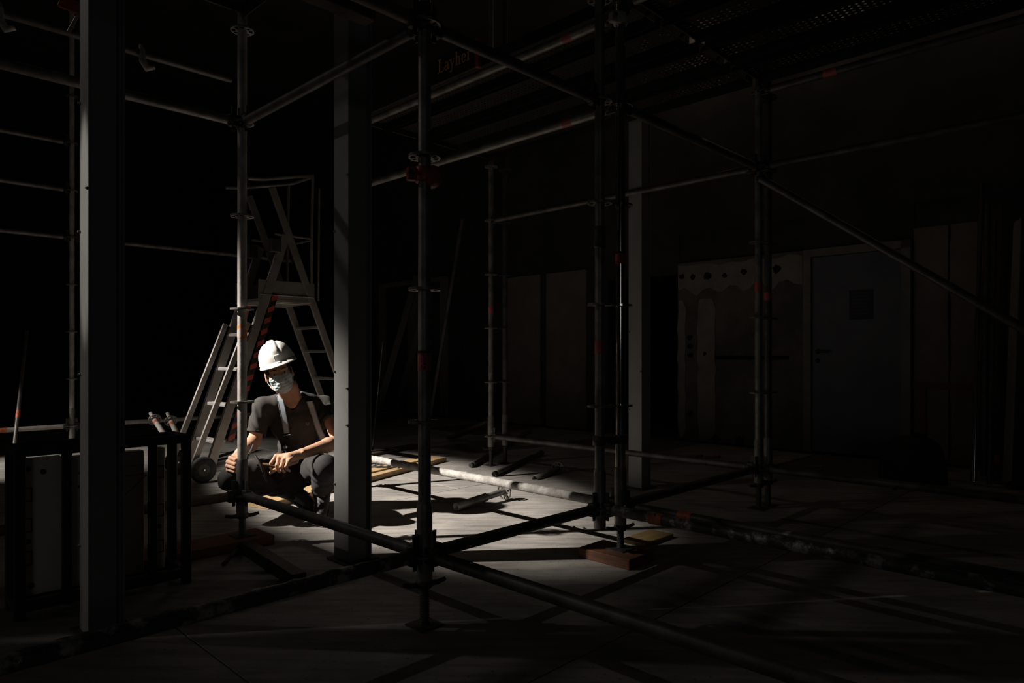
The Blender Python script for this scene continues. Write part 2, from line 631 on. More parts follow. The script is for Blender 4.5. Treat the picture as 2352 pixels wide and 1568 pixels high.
kh.lathe([(0.024, -0.002), (0.024, 0.006), (0.008, 0.010)], W(0.055, 0.965, -0.012), 16,
         Matrix((U, V3(0, 0, 1), -V)).transposed())
kh.build('lock_rose', 'iron', door_1)

# ---- wall board right of the door with battens
wr = MB()
wbox(wr, 0.945, 1.235, 0.76, 2.245, -0.06, -0.035)
wall_board = struct('wall_side', wr, 'board_pinkish', 'pinkish wall boards right of the door with a torn seam')
wpiece('wall_panel', 'board_pinkish', 1.245, 1.46, 0.76, 2.245, -0.06, -0.035, wall_board)
wpiece('wall_panel', 'board_pinkish', 0.945, 1.235, 0.0, 0.70, -0.06, -0.04, wall_board)
wpiece('wall_panel', 'board_pinkish', 1.245, 1.46, 0.0, 0.70, -0.06, -0.04, wall_board)
tag(wpiece('batten', 'wood_red', 0.935, 1.47, 0.695, 0.765, -0.06, -0.015, wall_board), 'reddish horizontal batten')
tag(wpiece('batten', 'wood_red', 1.0, 1.055, 0.06, 0.695, -0.06, -0.02, wall_board), 'reddish upright batten')
tag(wpiece('batten', 'wood_red', 0.945, 1.47, 0.0, 0.06, -0.06, -0.02, wall_board), 'reddish batten at the floor')
mb = MB()
poly = []
zz = [2.24 - 0.1 * i for i in range(23)]
for z in zz:
    poly.append((1.235 + random.uniform(-0.006, 0.004), z))
for z in zz[::-1]:
    poly.append((1.245 + random.uniform(-0.004, 0.012), z))
Mq2 = Matrix.Translation(W(0, 0, -0.0345)) @ Matrix((U, V3(0, 0, 1), -V)).transposed().to_4x4()
mb.prism(poly, -0.001, 0.0015, Mq2)
tag(mb.build('torn_seam', 'hole_dark', wall_board), 'ragged dark tear between the boards')

# ---- farther wall panels in the middle, seen between the standards
def midpanel(px0, px1, z0, z1, material, off, name, label):
    def tt(px):
        d = V3((px - 1176) / FPX, 1, 0)
        k = (D0 + V * 0.0).dot(V) / d.dot(V)
        return (d * k - D0).dot(U)
    mb = MB()
    wbox(mb, tt(px0), tt(px1), z0, z1, off - 0.03, off)
    o = mb.build(name, material)
    o['kind'] = 'structure'
    o['label'] = label
    return o


midpanel(1165, 1240, 0.0, 2.2, 'board_pinkish', 0.0, 'wall_panel_1', 'dim pinkish wall panel behind the twin standards')
midpanel(1254, 1345, 0.0, 2.2, 'board_pinkish', -0.005, 'wall_panel_2', 'dim wall panel behind the covered machine')
mb = MB()


def tpx(px):
    d = V3((px - 1176) / FPX, 1, 0)
    k = D0.dot(V) / d.dot(V)
    return (d * k - D0).dot(U)


wbox(mb, tpx(872), tpx(884), 0, 2.35, -0.03, 0.02)
wbox(mb, tpx(1012), tpx(1026), 0, 2.35, -0.03, 0.02)
wbox(mb, tpx(872), tpx(1026), 2.27, 2.35, -0.03, 0.02)
door_2 = struct('door_2', mb, 'frame_grey', 'dim far doorway frame behind the nearest scaffold standard')
mb = MB()
wbox(mb, tpx(935), tpx(962), 0, 2.2, -0.03, -0.005)
mb.build('door_leaf', 'board_pinkish', door_2)

# ================================================================== STEEL COLUMNS
def column(cx, cy, w, label, screws_l, screws_r):
    t = thing('steel_column', label, 'column', (cx, cy, 0), 0, 'grey steel columns in one line')
    c = V3(cx, cy, 0)

    def b(mb, u0, u1, v0, v1, z0, z1):
        m = c + U * ((u0 + u1) / 2) + V * ((v0 + v1) / 2)
        return mb.box((m.x, m.y, (z0 + z1) / 2), (u1 - u0, v1 - v0, z1 - z0), UVM)
    h = w / 2
    wpart(b(MB(), -h, h, -h - 0.004, -h + 0.004, 0.012, CEIL), 'face_plate', 'column_paint', t)
    wpart(b(MB(), -h + 0.002, h - 0.003, -h + 0.004, h * 0.55, 0.012, CEIL), 'side_casing', 'column_paint', t)
    wpart(b(MB(), -h + 0.004, h - 0.022, h * 0.55, h - 0.006, 0.012, CEIL), 'web', 'column_paint', t)
    wpart(b(MB(), -h, h, h - 0.006, h + 0.002, 0.012, CEIL), 'rear_flange', 'column_paint', t)
    wpart(b(MB(), -h - 0.03, h + 0.03, -h - 0.03, h + 0.03, 0.0, 0.012), 'base_plate', 'iron', t)
    Ms = Matrix((U, V3(0, 0, 1), -V)).transposed()
    for side, zs in ((-1, screws_l), (1, screws_r)):
        for z in zs:
            q = c + U * (side * (h - 0.007)) - V * (h + 0.004)
            mb = MB().lathe([(0.0065, 0), (0.0065, 0.003), (0.0035, 0.004), (0.0035, 0.009)], (q.x, q.y, z), 10, Ms)
            wpart(mb, 'screw', 'steel_bright', t)
    return t


column(-1.515, 2.53, 0.113, 'nearest grey steel column at the left, in front of the black rack',
       (0.32, 0.95, 1.476, 1.95), (1.62,))
column(-0.795, 3.42, 0.128, 'grey steel column beside the crouching worker, hiding his elbow', (0.38, 0.94, 1.64), (0.68, 0.86, 1.9))
column(0.985, 5.27, 0.118, 'far grey steel column right of the paired scaffold standards', (0.6, 1.2), (0.9,))

# ================================================================== SCAFFOLD
TR = 0.0242


def plate_mesh(cells, h, name, material):
    """cells: list of quads (2D points); makes a plate of thickness h with walls on open edges"""
    key = {}
    pts = []

    def idx(p):
        k = (round(p[0], 6), round(p[1], 6))
        if k not in key:
            key[k] = len(pts)
            pts.append(p)
        return key[k]
    fs = [[idx(p) for p in c] for c in cells]
    n = len(pts)
    ecount = {}
    for f in fs:
        for a, b in zip(f, f[1:] + f[:1]):
            ecount[(a, b)] = 1
    mb = MB()
    vv = [(p[0], p[1], h / 2) for p in pts] + [(p[0], p[1], -h / 2) for p in pts]
    faces = [tuple(f) for f in fs] + [tuple(i + n for i in f[::-1]) for f in fs]
    for (a, b) in ecount:
        if (b, a) not in ecount:
            faces.append((a, a + n, b + n, b))
    mb.add(vv, faces)
    return mb.mesh(name, material)


def rosette_mesh(material):
    N = 32
    rad = [TR, 0.034, 0.053, 0.061]
    cells = []
    for i in range(N):
        a0, a1 = 2 * math.pi * i / N, 2 * math.pi * (i + 1) / N
        for k in range(3):
            if k == 1:
                q = i % 8
                if q in (1, 2) or q in (4, 5, 6):
                    continue
            r0, r1 = rad[k], rad[k + 1]
            cells.append([(r0 * math.cos(a0), r0 * math.sin(a0)), (r1 * math.cos(a0), r1 * math.sin(a0)),
                          (r1 * math.cos(a1), r1 * math.sin(a1)), (r0 * math.cos(a1), r0 * math.sin(a1))])
    return plate_mesh(cells, 0.010, 'rosette', material)


ROS = {m: rosette_mesh(m) for m in ('galv', 'galv_dark', 'galv_shiny')}


def jack_parts(t, z0, ztop):
    """base plate, threaded spindle, wing nut of a jack standing at z0 (local coords of the thing)"""
    MB().lathe([(0.075, z0), (0.075, z0 + 0.006), (0.03, z0 + 0.008)], n=4, smooth=False).build('base_plate', 'iron', t)
    prof = []
    z = z0 + 0.006
    while z < ztop - 0.02:
        prof += [(0.0165, z), (0.0192, z + 0.004), (0.0165, z + 0.008)]
        z += 0.010
    MB().lathe(prof, n=14).build('spindle', 'iron', t)
    zn = ztop - 0.035
    nut = MB().lathe([(0.028, zn), (0.033, zn + 0.006), (0.033, zn + 0.024), (0.028, zn + 0.03)], n=12)
    for a in (0.5, 0.5 + math.pi):
        d = V3(math.cos(a), math.sin(a), 0)
        nut.pipe([V3(0, 0, zn + 0.012) + d * 0.028, V3(0, 0, zn + 0.012) + d * 0.055, V3(0, 0, zn + 0.02) + d * 0.085],
                 [0.011, 0.010, 0.008], 8)
    nut.build('jack_nut', 'iron', t)


def standard(loc, label, z_top=CEIL - 0.02, material='galv', jack_base=0.0, levels=range(0, 8), stickers=(), sleeve='galv',
             z_bottom=0.17, spigot=None, ros=None, rough=False):
    t = thing('scaffold_standard', label, 'scaffold pole', (loc[0], loc[1], jack_base if jack_base is not None else z_bottom), 0,
              'scaffold standards')
    b0 = t.location.z
    MB().tube((0, 0, LEVEL0 + 0.19 - b0), (0, 0, z_top - b0), TR, n=20).build('tube', material, t)
    # base collar
    MB().lathe([(0.0285, z_bottom - b0), (0.0300, z_bottom + 0.01 - b0), (0.0300, LEVEL0 + 0.175 - b0), (0.0265, LEVEL0 + 0.192 - b0)],
               n=20).build('base_collar', sleeve, t)
    if jack_base is not None:
        jack_parts(t, 0.0, z_bottom - b0 + 0.01)
    rm = ROS[ros or (material if material in ROS else 'galv_dark')]
    for k in levels:
        if LV(k) < z_top:
            o = obj('rosette', rm, t)
            o.location = (0, 0, LV(k) - b0)
            o.rotation_euler = (0, 0, UZ)
    if spigot:
        MB().lathe([(TR, spigot - b0 - 0.02), (0.0295, spigot - b0 - 0.015), (0.0295, spigot - b0 + 0.08), (TR, spigot - b0 + 0.085)],
                   n=20).build('spigot_collar', 'iron', t)
    for (z0, z1, m, extra) in stickers:
        s = MB().tube((0, 0, z0 - b0), (0, 0, z1 - b0), TR + 0.0009, n=20, caps=False).build('label_band', m, t)
        if extra:
            # dark head stripe and stacked print on the side that faces the room
            MB().tube((0, 0, z1 - b0), (0, 0, z1 - b0 + 0.010), TR + 0.001, n=20, caps=False).build('label_head', 'label_ink', s)
            print_mb = MB()
            a_c = math.atan2(-loc[1], -loc[0]) + 0.05
            hgt = (z1 - z0)

            def stroke(x0, x1, y0, y1):
                a0, a1 = a_c + x0 / TR, a_c + x1 / TR
                rr = TR + 0.0016
                zz0, zz1 = z0 - b0 + y0 * hgt, z0 - b0 + y1 * hgt
                pts = []
                for r_ in (TR + 0.0005, rr):
                    for a in (a0, a1):
                        for zc in (zz0, zz1):
                            pts.append((r_ * math.cos(a), r_ * math.sin(a), zc))
                print_mb.add(pts, [(0, 1, 3, 2), (4, 6, 7, 5), (0, 4, 5, 1), (2, 3, 7, 6), (0, 2, 6, 4), (1, 5, 7, 3)])
            w = 0.0046
            # L
            stroke(-w, -w + .0022, .76, .97); stroke(-w, w, .76, .785)
            # O
            stroke(-w, -w + .0024, .53, .72); stroke(w - .0024, w, .53, .72); stroke(-w, w, .53, .56); stroke(-w, w, .69, .72)
            # N
            stroke(-w, -w + .0024, .30, .49); stroke(w - .0024, w, .30, .49); stroke(-.0016, .0016, .34, .45)
            # E
            stroke(-w, -w + .0024, .06, .26); stroke(-w, w, .06, .095); stroke(-w, w, .145, .175); stroke(-w, w, .225, .26)
            # fine print left and right
            for yy in (.9, .66, .5, .3, .2, .1):
                stroke(-.016, -.011, yy, yy + .03)
            for yy in (.88, .8, .6, .45, .25, .12):
                stroke(.011, .017, yy, yy + .03)
            print_mb.build('label_print', 'label_ink', s)
    return t


B = V3(-0.3306, 2.583, 0)
A = B - U * 1.57
C = B + V * 1.09
C2 = V3(0.5437, 3.428, 0)
E = C2 + V * 1.57
E2 = E + V * 0.145
F = E - U * 2.57
F2 = V3(-0.066, 6.45, 0)
D2 = C2 - U * 2.57
Gp = V3(-4.68, 7.27, 0)


def zpx(py, Y):
    return CAM_Z - (py - HORIZON) / FPX * Y


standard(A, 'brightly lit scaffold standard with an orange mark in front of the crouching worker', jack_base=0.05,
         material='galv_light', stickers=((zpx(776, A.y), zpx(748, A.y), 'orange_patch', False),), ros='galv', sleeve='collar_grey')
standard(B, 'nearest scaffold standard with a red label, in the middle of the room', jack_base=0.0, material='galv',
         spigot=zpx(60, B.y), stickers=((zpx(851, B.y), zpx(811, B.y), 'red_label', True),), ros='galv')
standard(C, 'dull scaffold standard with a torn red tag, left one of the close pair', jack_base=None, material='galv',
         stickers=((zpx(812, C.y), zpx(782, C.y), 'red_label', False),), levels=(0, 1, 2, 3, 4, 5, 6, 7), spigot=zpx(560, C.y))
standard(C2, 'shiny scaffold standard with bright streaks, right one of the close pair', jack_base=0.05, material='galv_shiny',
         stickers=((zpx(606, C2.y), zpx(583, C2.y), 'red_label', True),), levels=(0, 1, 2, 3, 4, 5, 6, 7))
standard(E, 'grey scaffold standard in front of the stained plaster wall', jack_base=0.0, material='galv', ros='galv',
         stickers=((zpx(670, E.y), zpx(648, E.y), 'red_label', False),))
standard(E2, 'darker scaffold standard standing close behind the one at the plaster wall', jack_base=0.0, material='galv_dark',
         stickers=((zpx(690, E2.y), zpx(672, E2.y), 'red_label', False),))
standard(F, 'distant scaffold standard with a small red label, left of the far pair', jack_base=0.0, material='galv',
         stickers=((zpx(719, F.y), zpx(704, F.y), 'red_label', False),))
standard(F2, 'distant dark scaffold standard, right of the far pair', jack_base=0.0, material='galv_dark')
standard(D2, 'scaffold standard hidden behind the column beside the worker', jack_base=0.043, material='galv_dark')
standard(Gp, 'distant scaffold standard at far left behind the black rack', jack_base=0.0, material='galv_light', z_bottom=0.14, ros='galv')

# ---- ledgers
def head_mesh():
    mb = MB()
    # forked wedge head: local x points from the tube end to the standard, origin on the standard axis
    mb.lathe([(0.021, 0), (0.026, 0.004), (0.026, 0.030), (0.0245, 0.034)], (-0.088, 0, 0), 12,
             Matrix(((0, 0, 1), (0, 1, 0), (-1, 0, 0))))
    for s in (1, -1):
        mb.bevbox((-0.046, 0, s * 0.020), (0.060, 0.036, 0.024), 0.004)
    mb.bevbox((-0.068, 0, 0), (0.020, 0.036, 0.050), 0.003)
    return mb.mesh('wedge_head', 'iron')


HEAD = head_mesh()


def wedge_mesh():
    mb = MB()
    M = Matrix.Translation((-0.044, -0.003, 0)) @ Matrix(((1, 0, 0), (0, 0, 1), (0, 1, 0))).to_4x4()
    mb.prism([(-0.010, -0.055), (0.006, -0.055), (0.015, 0.075), (0.010, 0.082), (-0.012, 0.082)], 0, 0.006, M)
    return mb.mesh('wedge', 'iron')


WEDGE = wedge_mesh()


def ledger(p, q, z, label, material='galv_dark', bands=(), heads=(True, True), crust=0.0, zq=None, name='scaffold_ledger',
           cat='scaffold ledger', r=TR):
    p = V3(p.x, p.y, z)
    q = V3(q.x, q.y, z if zq is None else zq)
    d = (q - p)
    L = d.length
    d.normalize()
    t = thing(name, label, cat, p, 0, 'scaffold ledgers and braces')
    a = d * 0.062
    mb = MB()
    if crust > 0:
        n, k = 18, max(12, int(L / 0.018))
        rnd = random.Random(sum(ord(ch_) for ch_ in label))
        x = d.orthogonal().normalized()
        # keep one reference direction upwards
        up = (V3(0, 0, 1) - d * d.z).normalized()
        x = up
        y = d.cross(x)
        pts, fs = [], []
        ph = [rnd.uniform(0, 6.28) for _ in range(6)]
        for i in range(k + 1):
            s = 0.062 + (L - 0.124) * i / k
            for j in range(n):
                th = 2 * math.pi * j / n
                topw = max(0.0, math.cos(th - 0.5)) ** 1.5
                w = (math.sin(s * 23 + ph[0]) + math.sin(s * 51 + ph[1] + th) + math.sin(s * 97 + ph[2] - 2 * th) + math.sin(s * 11 + ph[3])) / 4
                e = crust * topw * max(0.0, w + 0.1) * 2.2 + crust * 0.12 * rnd.uniform(-1, 1)
                rr = r + e
                pts.append(d * s + x * (rr * math.cos(th)) + y * (rr * math.sin(th)))
        for i in range(k):
            for j in range(n):
                fs.append((i * n + j, i * n + (j + 1) % n, (i + 1) * n + (j + 1) % n, (i + 1) * n + j))
        mb.add(pts, fs, True)
    else:
        mb.tube(a, d * L - a, r, n=18)
    tube = mb.build('tube', material, t)
    if zq is None:
        for s, on in ((0, heads[0]), (1, heads[1])):
            if not on:
                continue
            dirx = -d if s == 0 else d
            M = frame(V3(0, 0, 0) if s == 0 else d * L, dirx, (0, 0, 1))
            h = obj('wedge_head', HEAD, t, M)
            w = obj('wedge', WEDGE, h)
    else:
        for s in (0, 1):
            pos = V3(0, 0, 0) if s == 0 else d * L
            dd = d if s == 0 else -d
            e = MB()
            e.bevbox(pos + dd * 0.06, (0.05, 0.012, 0.055), 0.004, frame((0, 0, 0), dd, (0, 0, 1)).to_3x3())
            e.tube(pos + dd * 0.045 - V * 0.02, pos + dd * 0.045 + V * 0.02, 0.009, n=10)
            e.build('brace_end', 'iron', t)
    for (s0, s1, m) in bands:
        MB().tube(d * s0, d * s1, r + 0.0012 + crust * 0.4, n=18, caps=False).build('tape_band', m, t)
    return t


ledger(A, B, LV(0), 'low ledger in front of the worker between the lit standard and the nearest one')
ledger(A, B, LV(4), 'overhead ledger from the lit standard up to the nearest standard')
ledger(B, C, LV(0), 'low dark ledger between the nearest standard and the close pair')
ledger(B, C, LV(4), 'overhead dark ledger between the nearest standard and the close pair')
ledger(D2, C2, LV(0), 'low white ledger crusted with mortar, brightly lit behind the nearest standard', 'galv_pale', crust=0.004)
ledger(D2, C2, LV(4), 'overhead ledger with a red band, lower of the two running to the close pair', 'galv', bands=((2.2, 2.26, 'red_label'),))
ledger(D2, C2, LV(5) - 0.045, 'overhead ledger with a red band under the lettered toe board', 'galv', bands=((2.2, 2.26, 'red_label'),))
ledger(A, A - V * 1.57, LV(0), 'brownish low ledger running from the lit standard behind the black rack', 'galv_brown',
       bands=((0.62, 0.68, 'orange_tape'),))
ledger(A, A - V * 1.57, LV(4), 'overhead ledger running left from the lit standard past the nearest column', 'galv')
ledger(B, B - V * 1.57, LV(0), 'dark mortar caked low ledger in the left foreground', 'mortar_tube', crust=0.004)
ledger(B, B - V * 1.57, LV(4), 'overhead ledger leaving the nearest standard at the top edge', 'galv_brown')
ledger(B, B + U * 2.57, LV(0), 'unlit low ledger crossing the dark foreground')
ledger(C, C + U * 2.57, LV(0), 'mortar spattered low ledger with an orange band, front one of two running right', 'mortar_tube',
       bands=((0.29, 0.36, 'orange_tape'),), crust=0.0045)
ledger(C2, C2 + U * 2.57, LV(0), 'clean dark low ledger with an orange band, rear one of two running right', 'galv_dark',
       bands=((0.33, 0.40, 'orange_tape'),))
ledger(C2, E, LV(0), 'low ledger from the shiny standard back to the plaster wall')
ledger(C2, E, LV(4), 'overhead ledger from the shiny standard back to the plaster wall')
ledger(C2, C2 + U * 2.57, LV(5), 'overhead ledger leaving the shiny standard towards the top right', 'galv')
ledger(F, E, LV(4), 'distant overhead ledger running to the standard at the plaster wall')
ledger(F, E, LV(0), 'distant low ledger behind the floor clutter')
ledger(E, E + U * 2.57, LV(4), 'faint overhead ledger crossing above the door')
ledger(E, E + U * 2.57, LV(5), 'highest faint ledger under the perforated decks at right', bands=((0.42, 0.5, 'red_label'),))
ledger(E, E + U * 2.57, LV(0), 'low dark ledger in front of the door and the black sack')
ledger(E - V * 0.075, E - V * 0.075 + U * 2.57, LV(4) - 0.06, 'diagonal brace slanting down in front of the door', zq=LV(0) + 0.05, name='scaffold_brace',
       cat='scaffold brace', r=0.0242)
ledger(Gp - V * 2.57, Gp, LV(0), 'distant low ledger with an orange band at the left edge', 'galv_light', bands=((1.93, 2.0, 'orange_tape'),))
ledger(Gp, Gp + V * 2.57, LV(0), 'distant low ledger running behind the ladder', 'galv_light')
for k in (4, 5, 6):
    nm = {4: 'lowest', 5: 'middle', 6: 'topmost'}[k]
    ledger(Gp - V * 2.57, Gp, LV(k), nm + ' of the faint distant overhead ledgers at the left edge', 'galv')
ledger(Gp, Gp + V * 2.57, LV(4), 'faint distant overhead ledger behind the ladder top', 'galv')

# coupler that ties the close pair together, red swivel coupler on the nearest standard
def coupler(loc, label, material, r=TR + 0.011, h=0.05, rz=0.0):
    t = thing('pipe_coupler', label, 'coupler', loc, rz)
    MB().lathe([(TR + 0.0005, -h / 2), (r - 0.002, -h / 2), (r, -h / 2 + 0.004), (r, h / 2 - 0.004), (r - 0.002, h / 2), (TR + 0.0005, h / 2)],
               n=20).build('clamp_ring', material, t)
    f = MB().bevbox((r + 0.012, 0, 0), (0.035, 0.034, h * 0.9), 0.004).build('flap', material, t)
    b = MB().tube((r + 0.018, -0.038, 0), (r + 0.018, 0.03, 0), 0.007, n=10)
    b.lathe([(0.012, -0.008), (0.012, 0.004)], (r + 0.018, 0.03, 0), 6, Matrix(((1, 0, 0), (0, 0, 1), (0, -1, 0))), smooth=False)
    b.build('bolt', 'iron', t)
    return t


co = coupler((B.x, B.y, zpx(402, B.y)), 'red swivel coupler clamped round the nearest standard above head height', 'red_paint',
             r=TR + 0.014, h=0.055, rz=R(200))
cap = MB().lathe([(TR + 0.0005, -0.029), (0.040, -0.029), (0.040, 0.016), (TR + 0.0005, 0.03)], (-0.028, 0.01, -0.006), 16,
                 Matrix(((1, 0, 0), (0, 0, 1), (0, -1, 0)))).build('swivel_half', 'red_paint', co)
coupler((C2.x, C2.y, zpx(45, C2.y)), 'pale coupler at the top of the shiny standard', 'galv_pale', r=TR + 0.012, h=0.055, rz=R(210))
mid = (C + C2) / 2
cc = thing('tie_coupler', 'double coupler tying the close pair of standards together', 'coupler', (mid.x, mid.y, 0.60))
for q in (C, C2):
    MB().lathe([(TR + 0.0005, -0.024), (TR + 0.011, -0.022), (TR + 0.011, 0.022), (TR + 0.0005, 0.024)], (q.x - mid.x, q.y - mid.y, 0), 18).build(
        'clamp_ring', 'iron', cc)
dm = (C2 - C).normalized()
MB().bevbox((0, 0, 0), ((C2 - C).length - 2 * TR - 0.014, 0.03, 0.04), 0.003,
            frame((0, 0, 0), dm, (0, 0, 1)).to_3x3()).build('coupler_body', 'iron', cc)

# overhead tube at the far left with two pale couplers
ct0 = P(335, 125, 3.98) - V * 2.2
ct1 = P(335, 125, 3.98) + V * 0.5
t = thing('ceiling_tube', 'unlit overhead tube with a pale hook at the upper left', 'tube', (ct0.x, ct0.y, ct0.z))
MB().tube((0, 0, 0), ct1 - ct0, TR, n=14).build('tube', 'galv_dark', t)
for (px, py) in ((12, 40), (335, 125)):
    d = P(px, py, 1.0) - V3(0, 0, CAM_Z)
    k = (ct0.x * V.y - ct0.y * V.x) / (d.x * V.y - d.y * V.x)
    hpos = V3(d.x * k, d.y * k, ct0.z) - ct0
    MB().pipe([hpos + V3(-0.03, 0, 0.05), hpos + V3(-0.005, -0.03, 0.01), hpos + V3(0.0, -0.035, -0.05), hpos + V3(0.02, -0.02, -0.09),
               hpos + V3(0.05, 0, -0.075)], [0.012, 0.016, 0.02, 0.022, 0.012], 10).build('hook', 'galv_pale', t)

# timber beam and orange bracket under the ceiling
mb = MB()
e0 = P(852, 28, 2.95)
e1 = e0 - V * 1.5
mb.bevbox((e0 + e1) / 2, (1.5, 0.08, 0.10), 0.004, frame((0, 0, 0), V, (0, 0, 1)).to_3x3())
wthing(mb, 'timber_beam', 'wood_dark', 'dark sawn timber beam end high above the worker', 'beam')
ob = P(168, 14, 2.9)
t = thing('orange_bracket', 'orange steel bracket under the ceiling beside the nearest column', 'bracket', ob)
MB().bevbox((0, 0, 0), (0.11, 0.02, 0.05), 0.003, frame((0, 0, 0), V3(0.9, 0.1, -0.33), (0, 0, 1)).to_3x3()).build('plate', 'orange_paint', t)
MB().tube((0.03, 0, -0.02), (-0.02, 0, -0.11), 0.007, n=8).build('strut', 'galv', t)
MB().tube((-0.03, 0.0, 0.02), (-0.03, 0.0, CEIL - ob.z), 0.008, n=8).build('hanger_rod', 'galv_dark', t)

# ---- perforated steel decks
def deck_mesh(L, w=0.31, lanes=((-0.085, 4), (0.085, 4))):
    """plank along local x, perforated in two lanes, sides turned down"""
    pitch = 0.034
    cells = []
    nx = int(L / pitch)
    rows = [-w / 2]
    segs = []
    holes_y = []
    y = -w / 2
    for (yc, k) in lanes:
        y0 = yc - k * pitch / 2
        segs.append((y, y0, False))
        for i in range(k):
            segs.append((y0 + i * pitch, y0 + (i + 1) * pitch, True))
        y = y0 + k * pitch
    segs.append((y, w / 2, False))
    rad = 0.0075
    N = 8
    mb = MB()
    V_, F_ = [], []
    for i in range(nx):
        x0, x1 = -L / 2 + i * L / nx, -L / 2 + (i + 1) * L / nx
        for (a, b, hole) in segs:
            if not hole:
                o = len(V_)
                V_ += [(x0, a, 0), (x1, a, 0), (x1, b, 0), (x0, b, 0)]
                F_.append((o, o + 1, o + 2, o + 3))
            else:
                cx, cy = (x0 + x1) / 2, (a + b) / 2
                o = len(V_)
                hx, hy = (x1 - x0) / 2, (b - a) / 2
                sq = [(1, 0), (1, 1), (0, 1), (-1, 1), (-1, 0), (-1, -1), (0, -1), (1, -1)]
                V_ += [(cx + hx * p, cy + hy * q, 0) for (p, q) in sq]
                V_ += [(cx + rad * math.cos(2 * math.pi * j / 8), cy + rad * math.sin(2 * math.pi * j / 8), 0) for j in range(8)]
                F_ += [(o + j, o + (j + 1) % 8, o + 8 + (j + 1) % 8, o + 8 + j) for j in range(8)]
    mb.add(V_, F_)
    return mb.mesh('deck_plate', 'deck')


def deck(c, L, dirv, label, mesh):
    t = thing('scaffold_deck', label, 'scaffold deck', c, math.atan2(dirv.y, dirv.x), 'perforated steel decks overhead')
    obj('deck_plate', mesh, t)
    for s in (-1, 1):
        MB().box((0, s * 0.153, -0.033), (L, 0.004, 0.07)).build('side_rail', 'deck', t)
    for s in (-1, 1):
        MB().bevbox((s * (L / 2 - 0.006), 0, -0.02), (0.012, 0.30, 0.05), 0.002).build('end_cap', 'iron', t)
        for q in (-0.09, 0.09):
            MB().pipe([(s * (L / 2 - 0.01), q, -0.02), (s * (L / 2 + 0.004), q, -0.012), (s * (L / 2 + 0.008), q, -0.028)], 0.007, 6).build('hook', 'iron', t)
    return t


DM = deck_mesh(2.53)
ZD = LV(5) + 0.098
for i, (off, w) in enumerate(((0.20, 'first'), (0.55, 'second'), (0.97, 'third'), (1.36, 'fourth'))):
    c = C2 + U * 1.285 + V * off
    deck((c.x, c.y, ZD), 2.53, U, w + ' perforated deck plank at the upper right counted from the shiny standard', DM)
for i, (off, w) in enumerate(((0.20, 'first'), (0.55, 'second'), (0.97, 'third'), (1.36, 'fourth'))):
    c = C2 - U * 1.285 + V * off
    deck((c.x, c.y, ZD), 2.53, U, w + ' black deck plank over the middle bay behind the lettered board', DM)
DM2 = deck_mesh(1.44)
for i, off in enumerate((-0.18, -0.52)):
    c = A + U * 0.785 + V * off
    deck((c.x, c.y, ZD), 1.44, U, ('nearer', 'outer')[i] + ' perforated deck plank above the lit standard at the top edge', DM2)

# ---- toe board with painted maker's lettering
t0_, t1_ = 2.45, 1.02
c0 = C2 - U * t0_ - V * 0.035
c1 = C2 - U * t1_ - V * 0.035
cm = (c0 + c1) / 2
tb = thing('toe_board', 'dark toe board with faint golden lettering and a red end piece', 'toe board',
           (cm.x, cm.y, LV(5) - 0.02), UZ)
Lb = (c1 - c0).length
MB().bevbox((0, 0, 0.085), (Lb, 0.028, 0.17), 0.003).build('board', 'toe_board', tb)
MB().bevbox((Lb / 2 + 0.012, 0, 0.085), (0.03, 0.036, 0.176), 0.004).build('end_piece', 'red_paint', tb)


def ringseg(cx, cy, rx, ry, th, a0, a1, n=12):
    out, inn = [], []
    for i in range(n + 1):
        a = R(a0 + (a1 - a0) * i / n)
        tk = th * (0.45 + 0.55 * abs(math.cos(a)))
        out.append((cx + rx * math.cos(a), cy + ry * math.sin(a)))
        inn.append((cx + (rx - tk) * math.cos(a), cy + (ry - th * 0.45) * math.sin(a)))
    return [[out[i], out[i + 1], inn[i + 1], inn[i]] for i in range(n)]


def rect(x0, x1, y0, y1):
    return [[(x0, y0), (x1, y0), (x1, y1), (x0, y1)]]


LET = {
    'L': (0.68, rect(.12, .27, 0, 1) + rect(0, .60, 0, .06) + rect(0, .40, .94, 1) + [[(.56, 0), (.64, 0), (.64, .3), (.60, .3)]]),
    'a': (0.52, ringseg(.2, .18, .2, .2, .12, 0, 360, 16) + rect(.32, .44, .05, .48) + ringseg(.24, .46, .2, .19, .1, 10, 160) + rect(.42, .52, 0, .06)),
    'y': (0.55, [[(.02, .64), (.16, .64), (.34, .1), (.26, .02)], [(.42, .64), (.48, .64), (.22, -.28), (.14, -.28)]] + rect(-.02, .22, .60, .65) +
          rect(.36, .56, .60, .65) + ringseg(.12, -.24, .09, .06, .1, 0, 360)),
    'h': (0.62, rect(.08, .21, 0, 1) + rect(0, .29, 0, .05) + rect(0, .14, .95, 1) + rect(.40, .53, 0, .45) + rect(.33, .60, 0, .05) +
          ringseg(.35, .44, .18, .2, .12, 0, 150)),
    'e': (0.50, ringseg(.24, .32, .24, .33, .13, 0, 320, 18) + rect(.06, .46, .32, .38)),
    'r': (0.48, rect(.08, .21, 0, .62) + rect(0, .30, 0, .05) + rect(0, .14, .58, .64) + ringseg(.33, .46, .18, .18, .12, 20, 150) +
          ringseg(.42, .55, .07, .07, .07, 0, 360)),
}
x = 0.0
letters = []
for ch in 'Layher':
    w, ps = LET[ch]
    letters.append([[(q[0] + x, q[1]) for q in p] for p in ps])
    x += w + 0.05
x += 0.35
letters.append([[(x, .55), (x + .05, .55), (x + .05, .0), (x, .0)], [(x, 0), (x + .4, .06), (x + .4, .12), (x, .10)]])
Hh = 0.085


